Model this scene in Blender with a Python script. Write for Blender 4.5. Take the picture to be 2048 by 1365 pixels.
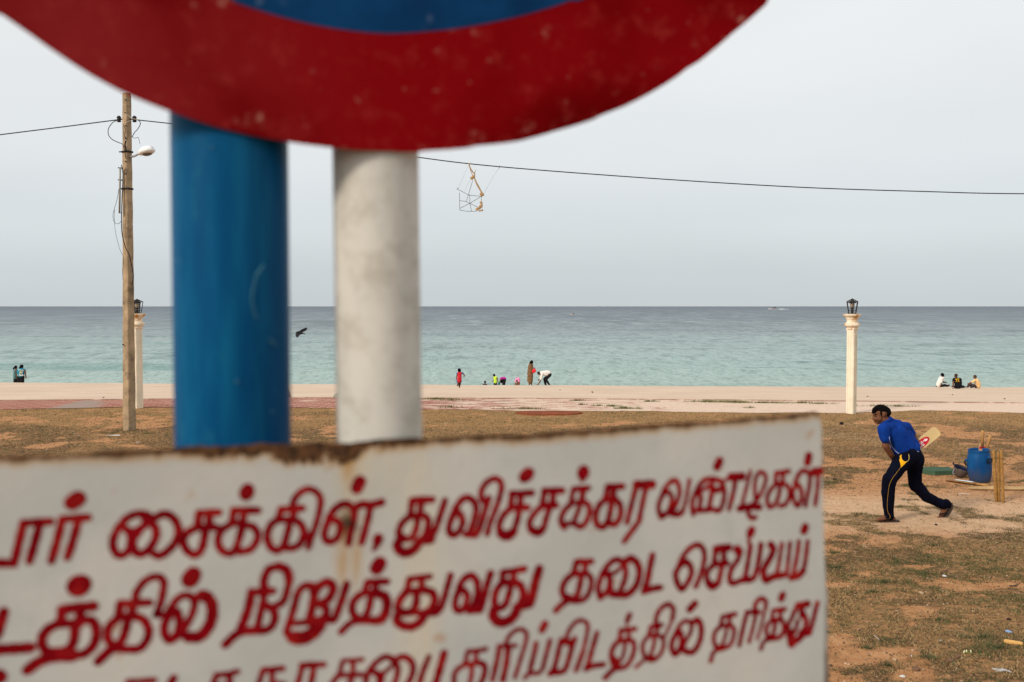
import bpy, bmesh, math, random
import numpy as np
from mathutils import Vector, Matrix, Quaternion
from mathutils.bvhtree import BVHTree
random.seed(7); RNG = np.random.default_rng(11)
scene = bpy.context.scene
for o in list(bpy.data.objects): bpy.data.objects.remove(o)

# ------------------------------------------------------------ camera, world, sun, exposure
CAM_H = 2.55
PITCH = math.atan(69.5/1991.0)
cd = bpy.data.cameras.new('camera'); cam = bpy.data.objects.new('camera', cd)
scene.collection.objects.link(cam); scene.camera = cam
cam.location = (0, 0, CAM_H); cam.rotation_euler = (math.pi/2 - PITCH, 0, 0)
cd.sensor_width = 36; cd.lens = 35; cd.clip_start = 0.05; cd.clip_end = 60000
cd.dof.use_dof = True; cd.dof.focus_distance = 15.0; cd.dof.aperture_fstop = 4.9
cd.dof.aperture_blades = 0

SUN_AZ = math.atan2(-0.67, -0.74); SUN_EL = math.radians(30)
w = bpy.data.worlds.new('World'); scene.world = w; w.use_nodes = True
nt = w.node_tree; nt.nodes.clear()
wo = nt.nodes.new('ShaderNodeOutputWorld'); bg = nt.nodes.new('ShaderNodeBackground')
bg2 = nt.nodes.new('ShaderNodeBackground'); addw = nt.nodes.new('ShaderNodeAddShader')
sky = nt.nodes.new('ShaderNodeTexSky'); sky.sky_type = 'NISHITA'; sky.sun_disc = False
sky.sun_elevation = SUN_EL; sky.sun_rotation = math.pi/2 - SUN_AZ
sky.air_density = 1.0; sky.dust_density = 4.0; sky.ozone_density = 1.0
bg.inputs[1].default_value = 0.01
tc = nt.nodes.new('ShaderNodeTexCoord'); sp = nt.nodes.new('ShaderNodeSeparateXYZ')
rp = nt.nodes.new('ShaderNodeValToRGB'); rp.color_ramp.interpolation = 'EASE'
nt.links.new(tc.outputs['Generated'], sp.inputs[0])
els = rp.color_ramp.elements
els[0].position = 0.0; els[0].color = (.575, .625, .645, 1)
els[1].position = 1.0; els[1].color = (.74, .76, .79, 1)
for p, c in ((.03, (.60, .65, .67)), (.08, (.67, .715, .735)), (.155, (.745, .775, .79)), (.25, (.80, .82, .825)), (.45, (.82, .83, .83))):
    e = els.new(p); e.color = (*c, 1)
nz = nt.nodes.new('ShaderNodeTexNoise'); nz.inputs['Scale'].default_value = 2.2; nz.inputs['Detail'].default_value = 3
mp = nt.nodes.new('ShaderNodeMapping'); mp.inputs['Scale'].default_value = (1, 1, 3.5)
nt.links.new(tc.outputs['Generated'], mp.inputs[0]); nt.links.new(mp.outputs[0], nz.inputs['Vector'])
mr = nt.nodes.new('ShaderNodeMapRange'); mr.inputs[1].default_value = .3; mr.inputs[2].default_value = .7
mr.inputs[3].default_value = .965; mr.inputs[4].default_value = 1.035
nt.links.new(nz.outputs[0], mr.inputs[0])
nt.links.new(sp.outputs[2], rp.inputs[0]); nt.links.new(rp.outputs[0], bg2.inputs[0]); nt.links.new(mr.outputs[0], bg2.inputs[1])
nt.links.new(sky.outputs[0], bg.inputs[0])
nt.links.new(bg.outputs[0], addw.inputs[0]); nt.links.new(bg2.outputs[0], addw.inputs[1]); nt.links.new(addw.outputs[0], wo.inputs[0])

sd = bpy.data.lights.new('sun', 'SUN'); sd.energy = 2.7; sd.angle = math.radians(10); sd.color = (1, .885, .76)
so = bpy.data.objects.new('sun', sd); scene.collection.objects.link(so)
sdir = Vector((math.cos(SUN_AZ)*math.cos(SUN_EL), math.sin(SUN_AZ)*math.cos(SUN_EL), math.sin(SUN_EL)))
so.rotation_euler = sdir.to_track_quat('Z', 'Y').to_euler(); so.location = (-20, -10, 30)
vs = scene.view_settings; vs.view_transform = 'Standard'; vs.look = 'None'; vs.gamma = 1; vs.exposure = 0; vs.use_curve_mapping = False
scene.render.engine = 'CYCLES'
scene.cycles.use_denoising = True
scene.cycles.max_bounces = 6

# ------------------------------------------------------------ helpers
C = scene.collection
def at(px, py, Y):
    """world point that lies Y metres out from the camera, seen at photo position px, py"""
    u = (px-1024)/1991.; v = (682.5-py)/1991.
    d = (u, math.cos(PITCH)+v*math.sin(PITCH), -math.sin(PITCH)+v*math.cos(PITCH)); k = Y/d[1]
    return Vector((d[0]*k, Y, CAM_H+d[2]*k))
def gpos(px, py):
    Y = CAM_H*1991/(py-613.); p = at(px, py, Y); return Vector((p.x, p.y, 0))

class NT:
    def __init__(s, name):
        s.m = bpy.data.materials.new(name); s.m.use_nodes = True; s.t = s.m.node_tree
        s.b = s.t.nodes['Principled BSDF']; s.tc = s.t.nodes.new('ShaderNodeTexCoord')
        s.obj = s.tc.outputs['Object']
    def n(s, k): return s.t.nodes.new(k)
    def put(s, a, inp):
        if isinstance(a, (int, float)): inp.default_value = a
        elif isinstance(a, (tuple, list)): inp.default_value = tuple(a) if len(a) == len(inp.default_value) else (*a, 1)
        else: s.t.links.new(a, inp)
    def math(s, op, a, b=0, c=0, clamp=False):
        n = s.n('ShaderNodeMath'); n.operation = op; n.use_clamp = clamp
        for i, v in enumerate((a, b, c)): s.put(v, n.inputs[i])
        return n.outputs[0]
    def mix(s, f, a, b, mode='MIX'):
        n = s.n('ShaderNodeMix'); n.data_type = 'RGBA'; n.blend_type = mode
        s.put(f, n.inputs[0]); s.put(a, n.inputs[6]); s.put(b, n.inputs[7]); return n.outputs[2]
    def mapping(s, scale=(1, 1, 1), loc=(0, 0, 0), vec=None, rot=(0, 0, 0)):
        n = s.n('ShaderNodeMapping'); s.t.links.new(vec or s.obj, n.inputs[0])
        n.inputs['Scale'].default_value = scale; n.inputs['Location'].default_value = loc; n.inputs['Rotation'].default_value = rot
        return n.outputs[0]
    def noise(s, scale, detail=4, vec=None, rough=.55, dist=0):
        n = s.n('ShaderNodeTexNoise'); s.t.links.new(vec or s.obj, n.inputs['Vector'])
        n.inputs['Scale'].default_value = scale; n.inputs['Detail'].default_value = detail
        n.inputs['Roughness'].default_value = rough; n.inputs['Distortion'].default_value = dist
        return n.outputs[0]
    def rng(s, v, a, b, c=0, d=1, smooth=True):
        n = s.n('ShaderNodeMapRange'); n.interpolation_type = 'SMOOTHSTEP' if smooth else 'LINEAR'
        for i, x in enumerate((v, a, b, c, d)): s.put(x, n.inputs[i])
        return n.outputs[0]
    def ramp(s, v, stops):
        n = s.n('ShaderNodeValToRGB'); s.put(v, n.inputs[0]); e = n.color_ramp.elements
        e[0].position, e[0].color = stops[0][0], (*stops[0][1], 1); e[1].position, e[1].color = stops[-1][0], (*stops[-1][1], 1)
        for p, c in stops[1:-1]:
            k = e.new(p); k.color = (*c, 1)
        return n.outputs[0]
    def sep(s, vec=None):
        n = s.n('ShaderNodeSeparateXYZ'); s.t.links.new(vec or s.obj, n.inputs[0]); return n.outputs
    def attr(s, name):
        n = s.n('ShaderNodeAttribute'); n.attribute_name = name; return n.outputs
    def bump(s, h, strength=.3, dist=.01, nrm=None):
        n = s.n('ShaderNodeBump'); n.inputs['Strength'].default_value = strength; n.inputs['Distance'].default_value = dist
        s.t.links.new(h, n.inputs['Height'])
        if nrm is not None: s.t.links.new(nrm, n.inputs['Normal'])
        return n.outputs[0]
    def out(s, col, rough=.7, spec=.3, nrm=None, metal=0):
        s.put(col, s.b.inputs['Base Color']); s.put(rough, s.b.inputs['Roughness'])
        s.b.inputs['Specular IOR Level'].default_value = spec; s.b.inputs['Metallic'].default_value = metal
        if nrm is not None: s.t.links.new(nrm, s.b.inputs['Normal'])
        return s.m
_mc = {}
def M(name, col, rough=.75, var=.25, scale=8, bscale=40, bstr=.25, bdist=.004, spec=.12, metal=0, col2=None, thr=(.45, .65), detail=5):
    """plain procedural material: noise-varied colour, optional second colour in patches, bumpy"""
    if name in _mc: return _mc[name]
    t = NT(name); f = t.rng(t.noise(scale, detail), .25, .75, 1-var, 1+var, smooth=False)
    c = t.mix(1.0, col, (1, 1, 1), 'MULTIPLY')
    if col2: c = t.mix(t.rng(t.noise(scale*.6, 6, rough=.65), *thr), col, col2)
    v = t.n('ShaderNodeVectorMath'); v.operation = 'SCALE'; t.t.links.new(c, v.inputs[0]); t.t.links.new(f, v.inputs['Scale'])
    m = t.out(v.outputs[0], rough, spec, t.bump(t.noise(bscale, 4), bstr, bdist), metal)
    _mc[name] = m; return m

class MB:
    """collects simple shapes, build() links them as one mesh object"""
    def __init__(s): s.v = []; s.f = []
    def add(s, vs, fs):
        k = len(s.v); s.v += [tuple(v) for v in vs]; s.f += [tuple(i+k for i in f) for f in fs]; return s
    def box(s, c, size, M3=None):
        c = Vector(c); x, y, z = [a/2 for a in size]; M3 = M3 or Matrix.Identity(3)
        vs = [c + M3 @ Vector((a*x, b*y, d*z)) for a in (-1, 1) for b in (-1, 1) for d in (-1, 1)]
        return s.add(vs, [(0, 1, 3, 2), (4, 6, 7, 5), (0, 4, 5, 1), (2, 3, 7, 6), (0, 2, 6, 4), (1, 5, 7, 3)])
    def tube(s, pts, r, n=8, cap=True, flat=1.0):
        pts = [Vector(p) for p in pts]; rs = r if isinstance(r, (list, tuple)) else [r]*len(pts)
        rings = []; up = None
        for i, p in enumerate(pts):
            d = (pts[min(i+1, len(pts)-1)] - pts[max(i-1, 0)]).normalized()
            if up is None:
                up = Vector((0, 0, 1)) if abs(d.z) < .9 else Vector((0, 1, 0))
            a = d.cross(up).normalized(); b = a.cross(d).normalized(); up = b
            rings.append([p + a*math.cos(2*math.pi*k/n)*rs[i] + b*math.sin(2*math.pi*k/n)*rs[i]*flat for k in range(n)])
        vs = [v for r_ in rings for v in r_]; fs = []
        for i in range(len(pts)-1):
            for k in range(n):
                fs.append((i*n+k, i*n+(k+1) % n, (i+1)*n+(k+1) % n, (i+1)*n+k))
        if cap: fs.append(tuple(range(n))[::-1]); fs.append(tuple((len(pts)-1)*n+k for k in range(n)))
        return s.add(vs, fs)
    def lathe(s, prof, n=24, mat=None, cap=True):
        mat = mat or Matrix.Identity(4); vs = []; fs = []
        for r, z in prof:
            for k in range(n): vs.append(mat @ Vector((r*math.cos(2*math.pi*k/n), r*math.sin(2*math.pi*k/n), z)))
        for i in range(len(prof)-1):
            for k in range(n): fs.append((i*n+k, i*n+(k+1) % n, (i+1)*n+(k+1) % n, (i+1)*n+k))
        if cap: fs.append(tuple(range(n))[::-1]); fs.append(tuple((len(prof)-1)*n+k for k in range(n)))
        return s.add(vs, fs)
    def square_stack(s, prof, rot, loc=(0, 0, 0)):
        """square sections (width, z) joined upward, turned by rot"""
        vs = []; fs = []
        for w_, z in prof:
            for k in range(4):
                a = rot + math.pi/4 + k*math.pi/2; vs.append((loc[0]+w_/math.sqrt(2)*math.cos(a), loc[1]+w_/math.sqrt(2)*math.sin(a), loc[2]+z))
        for i in range(len(prof)-1):
            for k in range(4): fs.append((i*4+k, i*4+(k+1) % 4, (i+1)*4+(k+1) % 4, (i+1)*4+k))
        fs.append((3, 2, 1, 0)); fs.append(tuple((len(prof)-1)*4+k for k in range(4)))
        return s.add(vs, fs)
    def ell(s, c, rad, n=12, M3=None):
        M3 = M3 or Matrix.Identity(3); c = Vector(c); vs = []; fs = []
        h = n//2
        for i in range(1, h):
            th = math.pi*i/h
            for k in range(n):
                ph = 2*math.pi*k/n
                vs.append(c + M3 @ Vector((rad[0]*math.sin(th)*math.cos(ph), rad[1]*math.sin(th)*math.sin(ph), rad[2]*math.cos(th))))
        t0 = len(vs); vs.append(c + M3 @ Vector((0, 0, rad[2]))); vs.append(c + M3 @ Vector((0, 0, -rad[2])))
        for i in range(h-2):
            for k in range(n): fs.append((i*n+k, (i+1)*n+k, (i+1)*n+(k+1) % n, i*n+(k+1) % n))
        for k in range(n):
            fs.append((t0, k, (k+1) % n)); fs.append((t0+1, (h-2)*n+(k+1) % n, (h-2)*n+k))
        return s.add(vs, fs)
    def caps(s, p0, r0, p1, r1, n=10, sx=1.0):
        """tapered capsule"""
        p0 = Vector(p0); p1 = Vector(p1); d = p1-p0; L = d.length
        if L < 1e-6: return s.ell(p0, (r0, r0, r0), n)
        q = d.to_track_quat('Z', 'Y').to_matrix(); prof = []
        for i in range(1, 5): a = math.pi/2*i/4; prof.append((r0*math.sin(a), -r0*math.cos(a)))
        for i in range(0, 4): a = math.pi/2*i/4; prof.append((r1*math.cos(a), L + r1*math.sin(a)))
        return s.lathe(prof, n, Matrix.Translation(p0) @ q.to_4x4())
    def plate(s, poly, thick, mat):
        """polygon in local x,z given thickness along local y, with transform"""
        n = len(poly); vs = [mat @ Vector((a, -thick/2, b)) for a, b in poly] + [mat @ Vector((a, thick/2, b)) for a, b in poly]
        fs = [tuple(range(n)), tuple(range(2*n-1, n-1, -1))] + [(i, i+n, (i+1) % n + n, (i+1) % n) for i in range(n)]
        return s.add(vs, fs)
    def build(s, name, m, parent=None, smooth=False, loc=None, fix=True, local=None):
        me = bpy.data.meshes.new(name); me.from_pydata(s.v, [], s.f)
        if fix:
            bm = bmesh.new(); bm.from_mesh(me); bmesh.ops.recalc_face_normals(bm, faces=bm.faces); bm.to_mesh(me); bm.free()
        me.materials.append(m)
        if smooth: me.shade_smooth()
        return link(name, me, parent, loc)
def link(name, me, parent=None, loc=None):
    """link a mesh given in world coordinates; origin goes to its parent's place or to loc"""
    o = bpy.data.objects.new(name, me); C.objects.link(o)
    if parent is not None:
        o.parent = parent
        q = Vector(parent.get('_org', (0, 0, 0))); me.transform(Matrix.Translation(-q)); o['_org'] = tuple(q)
    elif loc is not None:
        me.transform(Matrix.Translation(-Vector(loc))); o.location = loc; o['_org'] = tuple(loc)
    return o
def tag(o, label=None, cat=None, group=None, kind=None):
    if label: o['label'] = label
    if cat: o['category'] = cat
    if group: o['group'] = group
    if kind: o['kind'] = kind
    return o
def thing(name, loc, label, cat, group=None):
    o = bpy.data.objects.new(name, None); C.objects.link(o); o.location = loc; o.empty_display_size = .2
    o['_org'] = tuple(loc); return tag(o, label, cat, group)
def lerp(a, b, t): return a + (b-a)*t
def smooth(t): t = min(1, max(0, t)); return t*t*(3-2*t)
def catmull(P, n=5):
    P = [Vector(p) for p in P]
    if len(P) < 3: return P
    Q = [P[0]*2-P[1]] + P + [P[-1]*2-P[-2]]; out = []
    for i in range(1, len(Q)-2):
        a, b, c, d = Q[i-1:i+3]
        for k in range(n):
            t = k/n; out.append(.5*((2*b)+(c-a)*t+(2*a-5*b+4*c-d)*t*t+(3*b-a-3*c+d)*t**3))
    out.append(P[-1]); return out

# value noise in numpy
_perm = RNG.random((256, 256))
def vnoise(x, y):
    xi = np.floor(x).astype(int); yi = np.floor(y).astype(int); fx = x-xi; fy = y-yi
    fx = fx*fx*(3-2*fx); fy = fy*fy*(3-2*fy)
    g = lambda a, b: _perm[a % 256, b % 256]
    return (g(xi, yi)*(1-fx)+g(xi+1, yi)*fx)*(1-fy) + (g(xi, yi+1)*(1-fx)+g(xi+1, yi+1)*fx)*fy
def fbm(x, y, o=4, ox=0):
    s = 0; a = .5; t = 0
    for i in range(o):
        s = s + a*vnoise(x+ox+17.3*i, y-ox+9.1*i); t += a; a *= .55; x = x*2.03; y = y*2.03
    return s/t
def nstep(v, a, b): t = np.clip((v-a)/(b-a), 0, 1); return t*t*(3-2*t)

# ------------------------------------------------------------ terrain
_kx = [-60, -13.6, -5.8, 0, 6.3, 13.3, 60]; _ky = [26.2, 26.6, 27.4, 27.2, 26.7, 25.9, 24.5]
_gx = [-60, -12.5, -9.8, -5.0, -1.5, .9, 8.0, 10.0, 12.2, 60]; _gy = [24.2, 24.5, 25.0, 24.9, 24.5, 24.2, 23.7, 24.3, 23.7, 23.0]
def y_kerb(x): return np.interp(x, _kx, _ky)
def y_grass(x): return np.interp(x, _gx, _gy) + .35*(fbm(x*.9, x*0+3, 3)-.5)
def z_crest(x): return np.interp(x, [-30, 0, 26], [-1.84, -2.01, -2.12])
def z_lawn(x, y): return 1.0*(1-nstep(y, 2.2, 5.4)) + .02*(fbm(x*.8, y*.8, 3)-.5)
def z_beach(x, y):
    k = y_kerb(x); zc = z_crest(x)
    up = zc*np.clip((y-k)/(58-k), 0, 1); dn = zc - (y-58)*.222
    b = np.where(y < 58, up, dn)
    soft = .10*np.exp(-((y-58)/1.5)**2)
    return b - soft + .05*(fbm(x*.45, y*.45, 4)-.5)*nstep(y, 27.5, 31) - .005
def grid_mesh(xs, ys, zf, wrapy=None):
    X, Yy = np.meshgrid(xs, ys)
    if wrapy is not None: Yy = wrapy(X, Yy)
    Z = zf(X, Yy); n, m = X.shape
    co = np.stack([X, Yy, Z], -1).reshape(-1, 3)
    i = np.arange(n*m).reshape(n, m); f = np.stack([i[:-1, :-1], i[:-1, 1:], i[1:, 1:], i[1:, :-1]], -1).reshape(-1, 4)
    return co, f
def np_mesh(name, co, f, m=None, smooth=True):
    me = bpy.data.meshes.new(name); k = f.shape[1]
    me.vertices.add(len(co)); me.vertices.foreach_set('co', co.astype(np.float32).ravel())
    me.loops.add(f.size); me.loops.foreach_set('vertex_index', f.astype(np.int32).ravel())
    me.polygons.add(len(f)); me.polygons.foreach_set('loop_start', np.arange(0, f.size, k, dtype=np.int32))
    me.polygons.foreach_set('loop_total', np.full(len(f), k, dtype=np.int32))
    me.update(calc_edges=True)
    if m: me.materials.append(m)
    if smooth: me.shade_smooth()
    return me
def set_attr(me, name, v):
    a = me.attributes.new(name, 'FLOAT', 'POINT'); a.data.foreach_set('value', v.astype(np.float32).ravel())

def masks(x, y):
    """grass cover, paleness of the sand, dryness of the grass"""
    n1 = fbm(x*1.3, y*1.1, 5, 3); n2 = fbm(x*.45, y*.5, 4, 40); n3 = fbm(x*3.2, y*3.2, 4, 80)
    cov = np.interp(y, [5, 9.9, 10.7, 11.2, 13.3, 14.0, 16.0, 17.0, 21.5, 22.6, 25], [.86, .86, .48, .14, .12, .58, .66, .78, .80, .94, .98])
    cov = np.where((x < 2.2) & (y < 17), np.maximum(cov, .5), cov)
    v = n1*.42+n2*.22+n3*.36
    g = nstep(v, .59-cov*.25, .70-cov*.25)
    pit = np.exp(-(((x-5.1)/2.4)**2+((y-12.25)/.95)**2)) + .8*np.exp(-(((x-7.5)/1.7)**2+((y-11.4)/.8)**2)) + .5*np.exp(-(((x-3.0)/1.3)**2+((y-12.9)/.5)**2))
    pale = np.clip(pit*1.6*(.6+.9*n1), 0, 1)
    pale = np.maximum(pale, .75*nstep(x, 3, 6)*nstep(n2, .52, .62)*nstep(y, 17, 19)*(1-nstep(y, 21.2, 22.2)))
    dry = np.clip(nstep(y, 20.3, 22.3)*(.4+n2) + .55*nstep(fbm(x*.8, y*.8, 3, 120), .45, .62), 0, 1)
    return g, pale, dry

t = NT('lawn_soil')
big = t.noise(1.6, 5); fine = t.noise(26, 6, rough=.7); mid = t.noise(7, 6, rough=.65); grit = t.noise(170, 3, rough=.8)
soil = t.mix(t.rng(mid, .35, .68), (.41, .195, .082), (.56, .295, .135))
pal = t.mix(t.rng(mid, .3, .7), (.58, .36, .205), (.68, .455, .285))
c = t.mix(t.math('MULTIPLY', t.attr('pale')[2], t.rng(fine, .2, .6, .55, 1)), soil, pal)
litter = t.mix(t.rng(fine, .32, .66), (.060, .038, .019), (.205, .128, .056))
litter = t.mix(t.math('MULTIPLY', t.attr('dry')[2], .75), litter, t.mix(t.rng(fine, .3, .7), (.27, .155, .055), (.44, .265, .10)))
gm = t.rng(t.math('ADD', t.attr('grass')[2], t.math('MULTIPLY', t.math('SUBTRACT', mid, .5), 1.5)), .35, .7)
gm = t.math('MULTIPLY', gm, t.rng(t.noise(15, 7, t.mapping((.7, 1.3, 1)), .72), .36, .56, .12, .95))
c = t.mix(gm, c, litter)
spk = t.rng(t.noise(48, 4, t.mapping((.8, 1.2, 1)), .8), .57, .68)
c = t.mix(t.math('MULTIPLY', spk, t.rng(t.attr('pale')[2], 0, .8, .62, .25)), c, (.10, .058, .034))
c = t.mix(t.math('MULTIPLY', t.rng(grit, .68, .76), .5), c, (.62, .50, .38))
lawn_m = t.out(c, .95, .12, t.bump(t.math('ADD', t.math('ADD', t.math('MULTIPLY', fine, .9), t.math('MULTIPLY', mid, 1.8)), t.math('MULTIPLY', grit, .3)), .8, .03))
xs = np.concatenate([np.linspace(-60, -18, 30), np.arange(-17.9, 17.9, .11), np.linspace(18, 60, 30)])
tt = np.concatenate([np.linspace(-25, 1.8, 14), np.linspace(2, 6, 30), np.linspace(6.05, 24.6, 210)])
def wrap(X, T): return np.where(T > 20, 20 + (T-20)/4.6*(y_kerb(X)-20), T)
co, f = grid_mesh(xs, tt, z_lawn, wrap)
me = np_mesh('ground', co, f, lawn_m); g, pa, dr = masks(co[:, 0], co[:, 1])
set_attr(me, 'grass', g); set_attr(me, 'pale', pa); set_attr(me, 'dry', dr)
tag(link('ground', me), kind='structure', label='dry lawn of sandy orange soil and worn grass between sign and beach')

# paved path, partly drowned in sand
t = NT('path_paving')
br = t.n('ShaderNodeTexBrick'); t.t.links.new(t.mapping((1, 1, 1), rot=(0, 0, .05)), br.inputs['Vector'])
br.inputs['Scale'].default_value = 1.0; br.inputs['Brick Width'].default_value = .42; br.inputs['Row Height'].default_value = .2
br.inputs['Mortar Size'].default_value = .012
br.inputs['Color1'].default_value = (.30, .10, .075, 1); br.inputs['Color2'].default_value = (.38, .17, .125, 1); br.inputs['Mortar'].default_value = (.5, .36, .26, 1)
grey = t.rng(t.noise(.55, 3, t.mapping((1, .6, 1), (3.4, 0, 0))), .58, .64)
pv = t.mix(t.math('MULTIPLY', grey, .7), br.outputs[0], (.30, .27, .23))
X, Y, Z = t.sep()
sandm = t.math('ADD', t.noise(1.7, 7, t.mapping((.7, 2.6, 1)), .66), t.rng(X, -9, 9, -.16, .20, False))
sandm = t.rng(sandm, .485, .525)
c = t.mix(sandm, pv, t.mix(t.rng(t.noise(9, 5), .3, .7), (.62, .46, .35), (.70, .54, .42)))
path_m = t.out(c, .95, .1, t.bump(t.noise(30, 5), .4, .02))
xs2 = np.concatenate([np.linspace(-60, -16, 30), np.arange(-15.8, 15.8, .15), np.linspace(16, 60, 30)])
co, f = grid_mesh(xs2, np.linspace(0, 1, 12), lambda x, y: z_lawn(x, y)+.004+.012*nstep(y, 24, 25.4), lambda X, T: y_grass(X) + T*(y_kerb(X)-y_grass(X)))
tag(link('paved_path', np_mesh('paved_path', co, f, path_m)), kind='structure', label='red and grey paved path half buried in pale sand')
kerb_m = M('kerb_stone', (.36, .22, .17), .9, .3, 3, 30, .4, col2=(.55, .42, .33), thr=(.5, .62))
mb = MB(); xk = np.arange(-40, 40.1, .5)
for a, b in zip(xk[:-1], xk[1:]):
    ya, yb = float(y_kerb(a)), float(y_kerb(b)); za = .035
    v = [(a, ya, -.3), (b, yb, -.3), (b, yb+.12, -.3), (a, ya+.12, -.3), (a, ya, za), (b, yb, za), (b, yb+.12, za), (a, ya+.12, za)]
    mb.add(v, [(4, 5, 6, 7), (0, 1, 5, 4), (3, 7, 6, 2)])
tag(mb.build('kerb', kerb_m), kind='structure', label='low reddish kerb between path and beach')

# beach
t = NT('beach_sand')
c = t.mix(t.rng(t.noise(.35, 5), .3, .7), (.61, .465, .345), (.675, .525, .395))
c = t.mix(t.math('MULTIPLY', t.rng(t.noise(3.2, 6, t.mapping((1, 2, 1)), .7), .56, .72), .5), c, (.52, .40, .30))
c = t.mix(t.math('MULTIPLY', t.rng(t.noise(12, 3, rough=.8), .72, .78), .6), c, (.25, .17, .12))
X, Y, Z = t.sep()
c = t.mix(t.rng(Z, -3.75, -3.3, .75, 0), c, (.26, .19, .13))
beach_m = t.out(c, .95, .1, t.bump(t.math('ADD', t.noise(1.3, 5), t.math('MULTIPLY', t.noise(6, 4, rough=.7), .5)), .8, .10))
xs3 = np.concatenate([np.linspace(-90, -26, 30), np.arange(-25, 35, .3), np.linspace(36, 100, 30)])
co, f = grid_mesh(xs3, np.concatenate([np.linspace(0, .7, 60), np.linspace(.71, 1, 50)]), z_beach, lambda X, T: y_kerb(X)+.06 + T*(78-y_kerb(X)))
tag(link('beach', np_mesh('beach', co, f, beach_m)), kind='structure', label='pale sand beach sloping down to the sea')

# sea
t = NT('sea_water')
X, Y, Z = t.sep()
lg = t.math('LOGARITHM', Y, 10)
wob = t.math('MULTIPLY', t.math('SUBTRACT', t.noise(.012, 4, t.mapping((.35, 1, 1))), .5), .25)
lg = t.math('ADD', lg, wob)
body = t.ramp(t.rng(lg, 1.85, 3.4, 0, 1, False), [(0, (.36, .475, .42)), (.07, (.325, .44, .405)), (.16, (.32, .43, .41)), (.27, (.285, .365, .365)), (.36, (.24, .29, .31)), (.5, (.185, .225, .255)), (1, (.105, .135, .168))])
patch = t.rng(t.noise(.05, 4, t.mapping((.22, 1, 1), (31, 7, 0)), .5), .55, .68)
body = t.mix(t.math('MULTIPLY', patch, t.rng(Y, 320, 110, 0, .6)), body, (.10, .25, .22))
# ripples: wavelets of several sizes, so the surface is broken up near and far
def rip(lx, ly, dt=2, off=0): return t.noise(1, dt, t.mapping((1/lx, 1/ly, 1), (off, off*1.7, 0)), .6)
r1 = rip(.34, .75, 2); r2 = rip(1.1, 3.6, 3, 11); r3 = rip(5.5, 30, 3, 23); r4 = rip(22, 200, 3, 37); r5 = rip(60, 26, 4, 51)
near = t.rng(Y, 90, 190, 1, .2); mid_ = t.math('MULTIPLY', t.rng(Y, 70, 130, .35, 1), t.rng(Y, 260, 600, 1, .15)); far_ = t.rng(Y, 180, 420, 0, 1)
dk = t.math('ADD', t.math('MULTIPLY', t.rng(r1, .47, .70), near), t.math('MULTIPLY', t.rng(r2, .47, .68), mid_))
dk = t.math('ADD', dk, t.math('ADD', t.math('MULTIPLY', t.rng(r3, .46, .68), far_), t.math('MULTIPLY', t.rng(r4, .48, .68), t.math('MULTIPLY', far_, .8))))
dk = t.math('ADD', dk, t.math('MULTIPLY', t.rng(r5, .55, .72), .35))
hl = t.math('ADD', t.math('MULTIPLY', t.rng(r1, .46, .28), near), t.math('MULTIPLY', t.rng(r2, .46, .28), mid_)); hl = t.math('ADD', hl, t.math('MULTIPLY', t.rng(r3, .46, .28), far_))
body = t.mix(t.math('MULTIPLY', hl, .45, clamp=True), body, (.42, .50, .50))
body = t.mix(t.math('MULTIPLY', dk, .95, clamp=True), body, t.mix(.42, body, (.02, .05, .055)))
swl = t.math('ABSOLUTE', t.math('SUBTRACT', t.noise(1, 2, t.mapping((1/85, 1/26, 1), (5, 3, 0)), .45), .5))
swl = t.math('MULTIPLY', t.rng(swl, .022, .0), t.math('MULTIPLY', t.rng(Y, 80, 100), t.rng(Y, 420, 240)))
body = t.mix(t.math('MULTIPLY', swl, t.rng(r2, .3, .6, .25, .75)), body, t.mix(.55, body, (.01, .06, .07)))
hs = t.math('ADD', t.math('MULTIPLY', r1, .35), t.math('MULTIPLY', r2, .9))
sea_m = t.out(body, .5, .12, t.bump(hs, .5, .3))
xs4 = np.concatenate([-np.geomspace(40000, 120, 40), np.arange(-118, 119, 2.0), np.geomspace(120, 40000, 40)])
ys4 = np.concatenate([np.arange(60, 150, .7), np.geomspace(151, 500, 120), np.geomspace(510, 45000, 60)])
def zsea(x, y):
    a = nstep(y, 62, 90)*(1-nstep(y, 300, 500))
    ph = y + 6*(fbm(x*.02, y*.02, 3)-.5)*2
    w1 = np.exp(-((((ph-118) % 52)-26)/3.2)**2)*fbm(x*.015, y*.01+50, 3)
    return -3.52 + a*(.34*w1 + .16*(fbm(x*.10, y*.35, 3)-.5) + .10*(fbm(x*.35, y*1.0, 2, 9)-.5))
co, f = grid_mesh(xs4, ys4, zsea)
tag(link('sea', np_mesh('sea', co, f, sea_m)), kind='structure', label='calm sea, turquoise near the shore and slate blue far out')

# grass blades and litter
def blades(name, P, hgt, wid, colf, seed, mat, lean=.9):
    r = np.random.default_rng(seed); n = len(P); a = r.random(n)*2*np.pi; b = r.random(n)*2*np.pi
    h = hgt*(.5+r.random(n)); ln = lean*r.random(n)*h*1.6
    base = P; wv = np.stack([np.cos(a), np.sin(a), a*0], -1)*(wid*(.6+.8*r.random(n)))[:, None]
    tip = base + np.stack([np.cos(b)*ln, np.sin(b)*ln, h], -1)
    co = np.stack([base-wv/2, base+wv/2, tip], 1).reshape(-1, 3); f = np.arange(3*n).reshape(n, 3)
    me = np_mesh(name, co, f, mat, False)
    ca = me.attributes.new('tint', 'FLOAT_COLOR', 'POINT')
    col = np.repeat(colf(r, n), 3, 0); ca.data.foreach_set('color', np.concatenate([col, np.ones((len(col), 1))], 1).astype(np.float32).ravel())
    return link(name, me)
t = NT('grass_blade'); grass_m = t.out(t.attr('tint')[0], .8, .2)
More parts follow.
